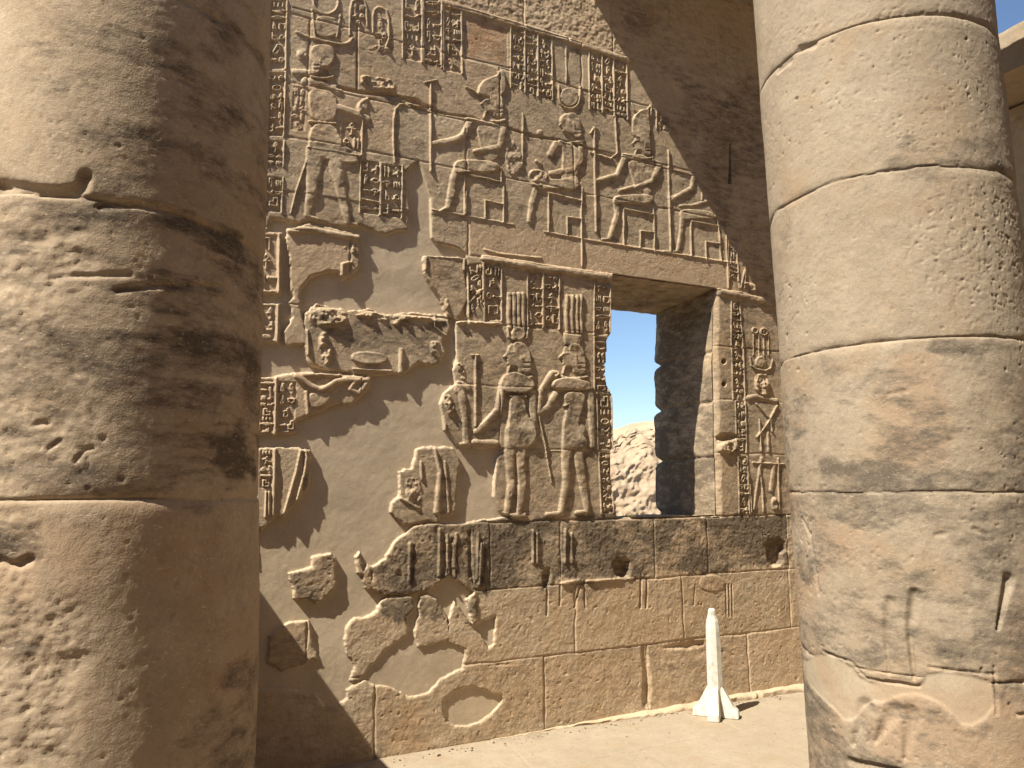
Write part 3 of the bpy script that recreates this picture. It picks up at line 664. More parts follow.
# worn cavities
def cavity(fr, pts, depth, edge=.03):
    r = wf.poly(chaikin(W_(fr, pts), 1), .05); REC[r[0]] = np.maximum(REC[r[0]], depth * sstep(-.01, edge, r[1] + .01 * rag[r[0]]))
cavity('K', [(272, -10), (345, -15), (345, 60), (320, 75), (285, 68)], .06); cavity('K', [(0, 40), (30, 40), (20, 110), (-5, 110)], .03)
cavity('I', [(840, 720), (950, 700), (960, 790), (860, 800)], .04); cavity('P', [(766, 545), (782, 545), (784, 566), (768, 568)], .04)
cavity('K', [(385, 350), (410, 350), (430, 480), (425, 610), (390, 600), (400, 500)], .02, .04); cavity('K', [(470, 340), (640, 322), (640, 345), (480, 362)], .016, .02)
cavity('J', [(560, 100), (600, 110), (590, 150), (565, 140)], .008)
# slot in the shaded wall
r = wf.poly(W_('C', [(742, 190), (748, 192), (752, 350), (738, 352)]), .02); REC[r[0]] = np.maximum(REC[r[0]], .10 * sstep(-.002, .006, r[1]))
S('C', [(690, 335), (712, 350), (738, 356)], 9, h=.010)
# broken seams in the register: the jagged crack through the bodies
def CRK(fr, pts, w=8, dp=.012): V(fr, pts, w, dp)
CRK('B', [(0, 405), (60, 430), (180, 455), (280, 470), (360, 488), (440, 515), (520, 545), (640, 560), (740, 590), (860, 630)]); CRK('A', [(330, 350), (410, 368), (560, 385), (640, 410), (700, 432)], 14, .016)
cavity('A', [(580, 385), (640, 385), (675, 410), (660, 425), (600, 415)], .025)
CRK('A', [(150, 30), (225, 50), (340, 75)], 5, .007)
CRK('B', [(0, 168), (160, 205), (440, 272), (640, 330), (760, 372), (910, 410)], 6, .009)
CRK('C', [(0, 165), (60, 175), (290, 240), (600, 320)], 5, .006)

# ---------------- dark stains, plus shade painted into the upper right stone
patch = wf.fbm(.28, 4, .6)
def stain(poly_, amt, soft=.05, ragk=.05):
    r = wf.poly(poly_, soft + .1)
    if r is None: return
    s, d = r; v = amt * sstep(-soft, soft, d + ragk * rag[s]) * np.clip(.85 + .45 * patch[s], .3, 1.15); wf.dark[s] = np.maximum(wf.dark[s], v)
stain(catpoly([('P', [(395, 520), (470, 516), (620, 516), (790, 516), (790, 566), (700, 572), (640, 574), (560, 584), (520, 590), (480, 592), (460, 600), (455, 590), (380, 594), (355, 560)])]), .80, .03, .05)
stain(W_('J', [(480, 200), (640, 200), (640, 300), (560, 310), (480, 290)]), .7, .02); stain(W_('J', [(640, 190), (760, 200), (780, 290), (640, 300)]), .65, .03)
stain(W_('J', [(840, 190), (900, 190), (900, 300), (850, 310)]), .7, .02); stain(W_('J', [(130, 40), (330, 40), (330, 240), (130, 230)]), .55, .03); stain(W_('J', [(395, 30), (470, 30), (470, 190), (400, 180)]), .7, .02)
stain(W_('D', [(230, 500), (540, 500), (740, 520), (720, 680), (560, 650), (380, 700), (220, 660)]), .48, .03)
stain(catpoly([('F', [(170, 340), (780, 370), (790, 768), (90, 768), (100, 600)]), ]), .36, .03); stain(W_('F', [(200, 100), (780, 170), (780, 380), (200, 340)]), .30, .05); stain(W_('G', [(90, 0), (790, 0), (800, 540), (320, 540), (310, 250), (150, 250)]), .40, .03)
stain(W_('D', [(680, 270), (830, 280), (800, 380), (740, 340)]), .45, .02)
stain(W_('P', [(722, 300), (800, 300), (800, 516), (722, 516)]), .38, .04); stain(W_('P', [(720, 516), (790, 516), (790, 570), (720, 560)]), .3, .05)
stain(W_('K', [(10, 90), (60, 90), (120, 90), (230, 85), (230, 130), (60, 140), (10, 130)]), .45, .03); stain(W_('E', [(560, 380), (820, 380), (820, 690), (540, 690)]), .38, .02)
stain(W_('A', [(548, 500), (650, 520), (690, 600), (640, 690), (548, 650)]), .35, .04)
upper = sstep(.45, .9, wf.fbm(.7, 3, .55)) * .25 + .30 * sstep(3.5, 4.2, ZZ + .5 * (XX - 4.0) + .25 * rag) * np.clip(.7 + .4 * wf.fbm(.3, 4, .6), 0, 1) * sstep(2.9, 3.6, XX)  # first term: random stains; second: painted shade on the upper right wall
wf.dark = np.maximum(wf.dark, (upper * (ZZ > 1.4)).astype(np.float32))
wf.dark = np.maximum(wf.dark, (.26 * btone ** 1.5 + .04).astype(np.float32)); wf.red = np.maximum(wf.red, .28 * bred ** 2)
wf.dark *= (1 - wf.plas * .97)
wf.red = np.maximum(wf.red, (sstep(.2, .8, wf.fbm(.6, 3, .5)) * .35 * (ZZ < 1.0) * .8).astype(np.float32)) * (1 - wf.plas)
for q in ([(545, 600), (700, 590), (790, 620), (690, 640), (545, 650)], [(470, 640), (560, 650), (640, 640), (640, 700), (480, 730)]):
    r = wf.poly(W_('P', q), .1); wf.red[r[0]] = np.maximum(wf.red[r[0]], .30 * sstep(-.06, .08, r[1] + .08 * rag[r[0]]) * (1 - wf.plas[r[0]]))

# ---------------- compose heights
lowz = 1 - sstep(1.35, 1.5, ZZ)
topr = sstep(.0, .03, ZZ - (5.115 - .012 * (XX - 1.8)))                      # pecked plain stone above the cornice band
n_mid = wf.fbm(.10, 3, .55); n_fin = wf.fbm(.028, 2, .6); n_big = wf.fbm(.9, 2, .5)
und = .0022 * n_big + .0009 * n_mid + .00055 * n_fin + .0004 * wf.noise(.012)
und_low = .0016 * n_mid + .0008 * wf.fbm(.030, 2, .7) + .0006 * wf.noise(.011)
pits = -np.clip(wf.noise(.018) * wf.noise(.05) - .35, 0, 1)
bandz = sstep(1.30, 1.36, ZZ + .0) * 0
bandrough = sstep(.95, .99, ZZ) * (1 - sstep(1.38, 1.41, ZZ))
st = und * (1 - lowz) + und_low * lowz + .010 * pits * (.4 + .6 * lowz) + topr * (.0032 * wf.fbm(.035, 2, .6))
st += bandrough * (.0013 * wf.fbm(.04, 3, .75))
wear = np.clip(1.08 + .22 * n_mid + .25 * np.clip(n_big, -1, 0), .5, 1.2)
fig = np.isin(wf.lab, [k for k, v in NAMES.items() if v.startswith('carved')])
H = blockh - groove + st + REL * wear - REC + fig * (.0006 * wf.fbm(.03, 2, .7))
# cavities keep rough
plas_h = -.030 + .006 * n_big + .0008 * n_mid + .0002 * n_fin
low_pl = 1 - sstep(.55, .95, ZZ); plas_h = plas_h * (1 - low_pl) + (plas_h + .014) * low_pl
up_left = sstep(2.9, 3.1, ZZ); plas_h = plas_h + up_left * .006
# stone edges are rounded and lean out at their rim
rim = sstep(0, .012, -PS)
Hs = H - (1 - rim) * .005 * np.clip(.6 + .6 * micro, 0, 1.6)
t_ = sstep(.000, .005, PS)
H = Hs * (1 - t_) + plas_h * t_
# pocket repaired deeper
H -= 0
# window edge wear
wear_w = np.where(XX > (win[:, 0].mean()), .05 + .015 * rag, .022 + .008 * rag)
wear_w = np.where(edge_sd > 0, np.clip(wear_w, .006, .2), .02)
side = (XX < 3.30) | (XX > 4.1)
ew = 1 - np.clip(edge_sd / wear_w, 0, 1)
rightside = (XX > 4.0) & (ZZ > WZ0 - .02) & (ZZ < WZ1)
leftside = (XX < 3.35) & (ZZ > WZ0) & (ZZ < WZ1)
H -= np.where(rightside, .035 * ew ** 1.5, 0); H -= np.where(leftside, .025 * ew ** 2, 0)
sill = (ZZ < WZ0 + .001) & (XX > 3.2) & (XX < 4.25); H -= np.where(sill, .012 * np.clip(1 - (WZ0 - ZZ) / .02, 0, 1) ** 2, 0)
lint = (ZZ > WZ1 - .001) & (XX > 3.2) & (XX < 4.25); H -= np.where(lint, .008 * np.clip(1 - (ZZ - WZ1) / .012, 0, 1) ** 2, 0)
H = np.clip(H, -.16, .05)
# labels
m_ = (wf.lab == 0) & (stone_lab > 0); wf.lab[m_] = stone_lab[m_]
m_ = (stone_lab > 0) & (wf.lab == K_PL) & (PS < 0); wf.lab[m_] = stone_lab[m_]
k_lin = len(NAMES); NAMES[k_lin] = 'lintel'; LABELS[k_lin] = 'plain stone band spanning the window top'
m_ = (wf.lab == 0) & (ZZ > WZ1 + .01) & (ZZ < 3.50) & (XX > 2.65) & (XX < 4.5); wf.lab[m_] = k_lin
k_b = len(NAMES); NAMES[k_b] = 'base_course'; LABELS[k_b] = 'rough plain blocks at the foot of the wall'
m_ = (wf.lab == 0) & (ZZ < .955); wf.lab[m_] = k_b
k_d = len(NAMES); NAMES[k_d] = 'soot_dark_course'; LABELS[k_d] = 'blackened course of blocks at sill height'
m_ = (wf.lab == 0) & (ZZ > .955) & (ZZ < 1.397); wf.lab[m_] = k_d
# plain joints fall in parts of their own neighbours; build
pos = np.stack([XX, WALL_Y - H, ZZ], -1)
wall = thing('temple_wall', (2.5, WALL_Y, 0), label='tall carved sandstone temple wall with a square window and patches of plaster', cat='wall')
at0 = (2.5, WALL_Y, 0)
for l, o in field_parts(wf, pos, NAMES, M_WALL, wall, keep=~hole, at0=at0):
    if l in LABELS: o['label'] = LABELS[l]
wfH = H

def box_bm(name, x0, x1, y0, y1, z0, z1, mat, parent=None, at=(0, 0, 0), bev=0.0, jitter=0, seg=0):
    import bmesh
    bm = bmesh.new(); bmesh.ops.create_cube(bm, size=1)
    for v in bm.verts:
        v.co = Vector(((x0 + x1) / 2 + v.co.x * (x1 - x0) - at[0], (y0 + y1) / 2 + v.co.y * (y1 - y0) - at[1], (z0 + z1) / 2 + v.co.z * (z1 - z0) - at[2]))
    if bev: bmesh.ops.bevel(bm, geom=bm.edges[:], offset=bev, segments=2, affect='EDGES')
    me = bpy.data.meshes.new(name); bm.to_mesh(me); bm.free(); me.materials.append(mat)
    return link(name, me, parent)

# reveals of the window ------------------------------------------------
TH = .84
def reveal(name, label, xs_, zs_, fpos, seed, flip=False, lines=(), rough=.004, darkening=.1):
    f = Field(xs_, zs_, seed); f.H = (rough * f.fbm(.12, 4, .55) + .0012 * f.fbm(.03, 2, .6)).astype(np.float32)
    f.dark += (darkening * (.75 + .25 * np.clip(f.fbm(.3, 3), -1, 1))).astype(np.float32)
    A, B = np.meshgrid(f.xs, f.zs)
    for z in lines:
        w = .010 + .004 * f.noise(.1); f.H -= (.018 * np.exp(-((B - z - .006 * f.noise(.2)) / w) ** 2)).astype(np.float32)
    pos = fpos(A, B, f.H, f)
    o = field_parts(f, pos, {0: name}, M_WALL, wall, flip=flip, at0=at0)[0][1]; o['label'] = label; return o
JZ = [1.86, 2.31, 2.72]
def jamb_pos(A, B, h, f):
    # A = depth 0..TH ; far edge is chipped round at every joint
    xw = np.interp(B, *np.array(sorted((p[1], p[0]) for p in win[16:])).T)
    endw = np.minimum.reduce([np.abs(B - z) for z in JZ + [WZ0, WZ1 + .3]])
    dep = TH + .012 * f.noise(.12) - .05 * np.exp(-(endw / .035) ** 2)
    rnd = sstep(.78, 1.0, A / TH) ** 2
    y = WALL_Y + .026 + (dep - .026) * A / TH
    x = xw - h - .004 + .035 * rnd + .02 * np.exp(-(endw / .03) ** 2) * sstep(.5, 1, A / TH)
    x = x - .03 * (1 - sstep(0, .05, A)) * 0
    return np.stack([x, y, B], -1)
reveal('window_jamb', 'shaded right jamb of the window, four blocks high', np.linspace(0, TH, 70), np.arange(WZ0 - .02, WZ1 + .02, .012), jamb_pos, 21, flip=True, lines=JZ, darkening=.85)  # jamb colour darkened so its sunlit strip reads as shade
def jambL_pos(A, B, h, f):
    xw = np.interp(B, *np.array(sorted((p[1], p[0]) for p in win[:16])).T)
    return np.stack([xw + h - .012 - .05 * (A / TH), WALL_Y + .022 + (TH - .022) * A / TH, B], -1)
reveal('window_jamb', 'left jamb of the window', np.linspace(0, TH, 50), np.arange(WZ0 - .02, WZ1 + .02, .02), jambL_pos, 22, lines=JZ)
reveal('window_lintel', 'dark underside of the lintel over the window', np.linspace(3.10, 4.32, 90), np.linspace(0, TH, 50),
       lambda A, B, h, f: np.stack([A, WALL_Y + .006 + B, WZ1 + .0 - h - .035 * (B / TH)], -1), 23, flip=False, darkening=.5)  # underside coloured darker than the sill
reveal('window_sill', 'sunlit sill inside the window', np.linspace(3.10, 4.32, 100), np.linspace(0, TH, 60),
       lambda A, B, h, f: np.stack([A, WALL_Y + .011 + B, WZ0 + .0 + h * 1.5 - .012], -1), 24, flip=False, rough=.006)
# body of the wall behind its face: four blocks round the opening
BK = WALL_Y + .17
def back(name, x0, x1, z0, z1): return box_bm(name, x0, x1, BK, WALL_Y + TH - .005, z0, z1, M_WALL, wall, at0)
back('wall_core', X0, 3.13, -.3, ZT - .05); back('wall_core', 4.33, X1, -.3, ZT - .05); back('wall_core', 3.13, 4.33, -.3, WZ0 - .04); back('wall_core', 3.13, 4.33, WZ1 + .04, ZT - .05)
for o in list(wall.children):
    pass
# end caps so the thin face is closed from the side
def cap(x): return box_bm('end_block', x - .02, x + .02, WALL_Y - .02, BK + .01, -.3, ZT - .05, M_WALL, wall, at0)
cap(X0); cap(X1); box_bm('coping', X0 - .02, X1 + .02, WALL_Y - .03, WALL_Y + TH, ZT - .05, ZT + .1, M_WALL, wall, at0, .02)
# overhanging roof slab whose left edge throws the diagonal shadow
tanp = math.tan(e_) / cos(g_)
RZ = 6.35
RX = 3.12 - (RZ - 5.50) / tanp
rs = box_bm('roof_slab', RX, X1, WALL_Y - 2.35, WALL_Y - .05, RZ, RZ + .45, M_WALL, wall, at0, .02); rs['label'] = 'projecting ceiling slab resting on the wall top'
# ledge at the foot
lf = Field(np.arange(2.2, 5.6, .012), np.linspace(0, 1, 22), 31)
A, B = np.meshgrid(lf.xs, lf.zs)
prot = np.interp(lf.xs, [2.2, 2.9, 2.95, 3.9, 4.0, 4.45, 4.5, 5.6], [.0, .01, .035, .05, .04, .05, .045, .05])[None] + .012 * lf.noise(.12, .6) + .006 * lf.noise(.04, .5)
hgt = np.interp(lf.xs, [2.2, 2.9, 3.6, 4.5, 4.55, 5.6], [.0, .02, .03, .045, .04, .05])[None] + .006 * lf.noise(.1, 1)
gap = np.exp(-((A - 4.47) / .02) ** 2) + np.exp(-((A - 3.9) / .012) ** 2) * .6
ang = B * pi / 2
y = WALL_Y + .03 - (np.clip(prot, 0, 1) * (1 - .7 * gap) + .04) * np.cos(ang) ** .6
z = np.clip(hgt, .004, 1) * np.sin(ang) ** .6
ledge = field_parts(lf, np.stack([A, y, z], -1), {0: 'foot_ledge'}, M_WALL, wall, at0=at0)[0][1]; ledge['label'] = 'low broken ledge where the wall meets the paving'

# ================================================================== COLUMNS
def column(name, label, cx, cy, R0, lean, joints, mat, seed, frame_u, fine_deg, paint_fn, rough):
    """frame_u: camera facing bearing; fine grid on the visible half"""
    t = thing(name, (cx, cy, 0), label=label, cat='column', group='sandstone columns of the colonnade')
    face = math.atan2(-cy, -cx)
    fa = R_(fine_deg)
    R = R0
    th = np.concatenate([np.arange(-pi, -fa, .05), np.arange(-fa, fa, .006 / R), np.arange(fa, pi, .05), [pi]])
    ztop = joints[-1]
    zs = np.concatenate([np.arange(-.05, ztop - .003, .006), [ztop]])
    f = Field(th * R, zs, seed)
    A, Z = np.meshgrid(f.xs.astype(np.float32), f.zs.astype(np.float32))
    def hit(fr, pts):                                  # pixel -> (arc length, z) on the shaft
        a = px(fr, pts); out = []
        for u, v in a:
            d = ray(u, v); d = np.array(d).reshape(3)
            x, y_, z_ = cx, cy, 0
            for it in range(3):
                ax, ay = cx + lean * z_, cy
                a2 = d[0] ** 2 + d[1] ** 2; b2 = -(d[0] * ax + d[1] * ay); c2 = ax * ax + ay * ay - R * R
                disc = max(b2 * b2 - a2 * c2, 0); tt = (-b2 - math.sqrt(disc)) / a2
                P = CO + d * tt; z_ = P[2]
            ang = math.atan2(P[1] - ay, P[0] - ax) - face
            ang = (ang + pi) % (2 * pi) - pi
            out.append((ang * R, P[2]))
        return np.array(out)
    f.rag = f.fbm(.14, 4, .6); f.mic = f.fbm(.05, 3, .6)
    H = .005 * f.fbm(.6, 2, .5) + rough * (.0010 * f.fbm(.12, 3, .55) + .0007 * f.fbm(.03, 2, .65) + .0004 * f.noise(.012))
    pit = np.clip(f.noise(.011) * f.noise(.013) + .22 * f.noise(.3) - .46, 0, 1); H -= .016 * rough * pit
    pit2 = np.clip(f.noise(.022) * .7 + f.noise(.013, .02) * .5 + .5 * f.noise(.35) - 1.12, 0, 1); H -= .03 * rough * pit2
    drng = np.random.RandomState(seed + 5)
    for i, z in enumerate(joints):
        zl = joints[i - 1] if i else -.1
        m = (Z >= zl) & (Z < z)
        off = drng.uniform(-.004, .004); H += m * off
        jl = z + .006 * f.rag * .6 + .004 * f.noise(.25, 3)
        wdt = .006 + .004 * np.clip(f.noise(.12, 2), -.6, 1)
        dd = (Z - jl); H -= (.007 * np.exp(-(dd / (wdt * .7)) ** 2))
        H -= .006 * np.exp(-(dd / .022) ** 2) * np.clip(.5 + f.noise(.15, 2), 0, 1)
        f.lab[(Z >= zl) & (Z < z)] = i
    f.H = H.astype(np.float32)
    paint_fn(f, hit, A, Z)
    Rz = (R + .012 - .008 * Z) + f.H
    ang = A / R + face
    pos = np.stack([cx + lean * Z + Rz * np.cos(ang), cy + Rz * np.sin(ang), Z], -1)
    nm = {i: 'drum' for i in range(len(joints))}
    nm.update(getattr(f, 'extra', {}))
    out = field_parts(f, pos, nm, mat, t, at0=(cx, cy, 0))
    lb = getattr(f, 'lbl', {})
    for l, o in out:
        if l in lb: o['label'] = lb[l]
    # top disc closes the shaft
    import bmesh
    bm = bmesh.new(); bmesh.ops.create_cone(bm, cap_ends=True, segments=64, radius1=R * .97, radius2=R * .97, depth=.02)
    for v in bm.verts: v.co += Vector((lean * ztop, 0, ztop - .011))
    me = bpy.data.meshes.new('shaft_top'); bm.to_mesh(me); bm.free(); me.materials.append(mat); link('shaft_top', me, t)
    return t
def fpaint(f, pts, amt, soft=.03, ragk=.03, arr='dark'):
    r = f.poly(pts, soft + .08)
    if r is None: return
    s, d = r; v = amt * sstep(-soft, soft, d + ragk * f.rag[s]); a = getattr(f, arr); a[s] = np.maximum(a[s], v)
def fgroove(f, pts, w, depth, tip=False):
    depth *= .6; r = f.line(pts, w * .5, w * 1.9) if tip else f.line(pts, w * 1.6)
    if r is None: return
    s, d = r; f.H[s] -= (depth * np.clip(1 - d * d, 0, 1) ** 1.5).astype(np.float32)

def paint_right(f, hit, A, Z):
    f.dark += (.16 * sstep(.3, .9, f.fbm(.5, 3, .55, .25)) * (1 - .6 * sstep(2.2, 2.4, Z))).astype(np.float32)
    low = (1 - sstep(1.9, 2.3, Z)) * .56; f.dark = np.maximum(f.dark, (low * np.clip(.5 + .8 * f.fbm(.30, 5, .65, .14), 0, 1)).astype(np.float32))
    for q, a in (([(150, 160), (240, 150), (300, 165), (380, 200), (370, 212), (250, 195), (190, 190)], .75), ([(380, 205), (480, 215), (560, 205), (560, 220), (430, 222)], .5),
                 ([(116, 590), (150, 610), (180, 660), (170, 680), (120, 660)], .6), ([(170, 580), (260, 480), (290, 500), (280, 570), (340, 600), (230, 560)], .3), ([(250, 640), (300, 650), (280, 700), (220, 720)], .3),
                 ([(390, 60), (430, 60), (420, 80), (400, 80)], .3), ([(480, 90), (560, 80), (560, 130), (500, 110)], .3), ([(400, 640), (520, 620), (500, 720), (420, 740)], .2)):
        fpaint(f, hit('Q', q), a)
    for q, a in (([(300, 270), (420, 262), (520, 268), (528, 345), (400, 345), (300, 340)], .32), ([(385, 685), (560, 685), (560, 705), (400, 700)], .55), ([(150, 700), (220, 700), (260, 768), (180, 768)], .22), ([(60, 460), (90, 450), (75, 560), (65, 600)], .3)):
        fpaint(f, hit('N', q), a, .03, .05)
    fpaint(f, hit('Q', [(170, 165), (250, 150), (330, 170), (385, 205), (300, 215), (200, 190)]), .8, .02)
    # plaster patch in the worn foot
    pp = chaikin(hit('Q', [(112, 562), (165, 530), (215, 560), (240, 590), (300, 590), (350, 606), (370, 570), (490, 582), (502, 610), (500, 662), (440, 692), (405, 650), (350, 618), (320, 622), (290, 640), (250, 640), (212, 682), (170, 640)]), 1)
    s, d = f.poly(pp, .08); d = d + .006 * f.rag[s]; k = sstep(-.004, .012, d)
    f.H[s] = f.H[s] * (1 - k) + (-.007 + .0015 * f.rag[s]) * k
    f.H[s] += (.0015 * np.exp(-((d + .02) / .014) ** 2)).astype(np.float32); f.plas[s] = np.maximum(f.plas[s], k); f.dark[s] *= 1 - k
    kk = 60; sub_ = f.lab[s]; sub_[d > 0] = kk; f.extra = {kk: 'plaster_patch'}; f.lbl = {kk: 'smooth tan plaster patch in the foot of the column'}
    for l, w, dp in ((hit('Q', [(291, 435), (284, 500), (290, 580)]), .016, .02), (hit('Q', [(342, 420), (330, 490), (340, 590)]), .017, .03), (hit('Q', [(528, 390), (512, 460), (506, 490)]), .016, .03),
                     (hit('Q', [(245, 650), (220, 720)]), .03, .03), (hit('Q', [(300, 650), (265, 715)]), .025, .025), (hit('Q', [(335, 660), (322, 750)]), .025, .025), (hit('Q', [(215, 755), (300, 768), (330, 775)]), .014, .03)):
        fgroove(f, chaikin(l, 1, False)[::-1], w, dp, True)
    for q in ([(370, 566), (500, 580)], [(500, 598), (560, 600)], [(500, 565), (505, 660)], [(530, 640), (545, 662), (560, 660)], [(160, 535), (215, 555), (245, 588), (350, 604)]):
        fgroove(f, hit('Q', q), .006, .012)
    # chipped ledges along joints and coarse pecking near the right edge
    for fr, q in (('N', [(105, 95), (135, 88)]), ('N', [(60, 140), (85, 120)])):
        fgroove(f, hit(fr, q), .016, .022)
    for q in ([(460, 290), (484, 300)], [(385, 302), (400, 300)], [(115, 270), (130, 300)], [(130, 300), (150, 420)], [(290, 20), (320, 14)]):
        fgroove(f, hit('Q', q), .010, .010)
    for fr, q in (('N', [(330, 400), (560, 360), (560, 640), (450, 660), (300, 520)]), ('N', [(60, 40), (200, 20), (460, 10), (470, 60), (200, 60), (60, 120)]), ('Q', [(100, 240), (150, 250), (160, 420), (110, 500)])):
        r = f.poly(hit(fr, q), .05)
        if r is None: continue
        s, d = r; k = sstep(-.03, .08, d)
        f.H[s] -= (k * .006 * np.clip(f.fbm(.022, 2, .8)[s] * .8 + f.noise(.011)[s] * .8 - .45, 0, 1)).astype(np.float32)
    f.red += (.45 * sstep(.0, .8, f.fbm(.4, 3))).astype(np.float32) * (Z < 2.2)
def paint_left(f, hit, A, Z):
    f.dark += (.42 * sstep(-.1, .9, f.fbm(.5, 4, .6, .2))).astype(np.float32)
    m2 = ((Z > 1.585) & (Z < 2.40)); f.dark = np.maximum(f.dark, (m2 * .50 * sstep(-.7, .7, f.fbm(.5, 5, .65, .10))).astype(np.float32))
    # stains streak along the drum like brushed soot
    streak = f.fbm(.8, 4, .65, .06)
    for fr, q, a in (('M', [(205, 408), (260, 404), (340, 430), (440, 468), (520, 530), (520, 570), (440, 520), (380, 470), (280, 436), (200, 440)], .85), ('M', [(235, 582), (300, 572), (360, 570), (450, 580), (440, 604), (330, 590), (230, 600)], .9),
                     ('M', [(210, 640), (300, 646), (440, 665), (520, 700), (525, 760), (400, 720), (300, 700), (205, 690)], .8), ('M', [(-20, 735), (100, 730), (160, 760), (300, 745), (520, 760), (520, 800), (200, 800), (-20, 780)], .6),
                     ('M', [(110, 470), (190, 440), (230, 540), (160, 550), (120, 520)], .35), ('M', [(330, 130), (430, 170), (470, 210), (400, 180)], .3),
                     ('L', [(420, 118), (470, 95), (485, 110), (450, 140)], .95), ('L', [(430, 150), (510, 150), (515, 190), (470, 185)], .9), ('L', [(0, 60), (30, 75), (20, 120), (0, 130)], .7), ('L', [(0, 290), (60, 285), (60, 340), (20, 355), (0, 345)], .85),
                     ('L', [(0, 370), (60, 380), (50, 470), (0, 480)], .4), ('L', [(10, 500), (70, 490), (50, 580), (30, 570)], .6), ('L', [(60, 100), (200, 100), (260, 180), (180, 210), (0, 220), (0, 180)], .42), ('L', [(100, 160), (270, 150), (260, 200), (0, 225), (0, 190)], .4)):
        r = f.poly(hit(fr, q), .14)
        if r is None: continue
        s, d = r; v = .85 * a * sstep(-.045, .045, d + .035 * f.rag[s] + .04 * streak[s]); f.dark[s] = np.maximum(f.dark[s], v)
    # red brown lower drum
    f.red = np.maximum(f.red, ((Z < 1.58) * .28 * sstep(-.3, .6, f.fbm(.35, 4, .6))).astype(np.float32))
    # rough, hacked left half below the joint
    for fr, q, dp in (('M', [(-60, 372), (160, 385), (200, 410), (190, 540), (140, 640), (180, 768), (-60, 768)], .009), ('L', [(-60, 0), (170, 0), (190, 100), (150, 180), (-60, 200)], .007),
                  ('L', [(-60, 250), (62, 250), (70, 350), (80, 420), (140, 420), (190, 540), (150, 768), (-60, 768)], .012), ('M', [(-60, 330), (120, 350), (160, 380), (-60, 375)], .01)):
        r = f.poly(hit(fr, q), .06); s, d = r; k = sstep(-.02, .05, d + .03 * f.rag[s])
        f.H[s] -= (k * dp * .55 * np.clip(.5 + .6 * f.fbm(.10, 6, .72, .07)[s], 0, 2)).astype(np.float32)
    for fr, q, w, dp in (('M', [(0, 368), (100, 385), (160, 380), (172, 350)], .014, .022), ('M', [(200, 412), (300, 405), (420, 455), (520, 530)], .010, .012), ('M', [(235, 580), (330, 568), (450, 575)], .008, .010), ('M', [(350, -10), (430, 30), (500, 80), (530, 140)], .008, .008),
                     ('M', [(100, 555), (260, 548)], .007, .008), ('M', [(330, 150), (400, 170), (450, 205)], .006, .005), ('L', [(0, 352), (30, 362), (62, 350)], .009, .018), ('L', [(75, 80), (92, 78)], .009, .010), ('L', [(95, 132), (120, 112)], .005, .009), ('L', [(150, 155), (170, 130), (185, 128)], .005, .008)):
        fgroove(f, chaikin(hit(fr, q), 1, False), w, dp)
RL, RR_ = .50, .60
column('temple_column', 'brown column close on the left, streaked with black sooty marks', -.083, 2.80, RL, -.010, [.72, 1.585, 2.40, 3.20, 3.5], M_COLL, 101, 0, 85, paint_left, .62)
column('temple_column', 'pale sunlit column on the right with a plaster patch near its foot', 3.615, 2.62, RR_, -.035, [.80, 1.585, 2.26, 3.05, 3.79, 4.6], M_COLR, 202, 0, 85, paint_right, 1.0)

# ================================================================== WHITE FINNED POST
import bmesh
def rocket():
    t = thing('finned_post', (3.845, 4.53, 0), label='white painted wooden post with four flared fins standing on the paving', cat='post')
    rot = R_(8)
    bm = bmesh.new(); n = 8
    prof = [(.052, .0), (.053, .25), (.051, .50), (.049, .61), (.043, .66), (.031, .70), (.026, .735), (.016, .748)]
    rings = []
    for r, z in prof:
        ring = []
        for i in range(n):
            a = 2 * pi * (i + .5) / n + rot; k = 1.0 if i % 2 else 1.06
            ring.append(bm.verts.new((r * k * cos(a), r * k * sin(a), z)))
        rings.append(ring)
    for a, b in zip(rings[:-1], rings[1:]):
        for i in range(n): bm.faces.new((a[i], a[(i + 1) % n], b[(i + 1) % n], b[i]))
    bm.faces.new(rings[-1]); bm.faces.new(rings[0][::-1])
    bmesh.ops.bevel(bm, geom=[e for e in bm.edges if abs((e.verts[0].co - e.verts[1].co).z) > .03], offset=.004, segments=1, affect='EDGES')
    me = bpy.data.meshes.new('shaft'); bm.to_mesh(me); bm.free(); me.materials.append(M_WHITE); link('shaft', me, t)
    for a in (132, 222, 312, 42):
        bm = bmesh.new(); ln = .158
        out = [(.030, .215), (.056, .205), (.088, .145), (.125, .080), (ln, .050), (ln, .0), (.030, .0)]
        th0, th1 = .024, .040
        L_, R2 = [], []
        for x, z in out:
            w = th0 + (th1 - th0) * (1 - z / .24)
            L_.append(bm.verts.new((x, -w, z))); R2.append(bm.verts.new((x, w, z)))
        bm.faces.new(L_); bm.faces.new(R2[::-1])
        for i in range(len(out)):
            j = (i + 1) % len(out); bm.faces.new((L_[j], L_[i], R2[i], R2[j]))
        bmesh.ops.recalc_face_normals(bm, faces=bm.faces[:])
        bmesh.ops.bevel(bm, geom=bm.edges[:], offset=.005, segments=2, affect='EDGES')
        bmesh.ops.rotate(bm, verts=bm.verts[:], cent=(0, 0, 0), matrix=Matrix.Rotation(R_(a), 3, 'Z'))
        me = bpy.data.meshes.new('fin'); bm.to_mesh(me); bm.free(); me.materials.append(M_WHITE); link('fin', me, t)
rocket()

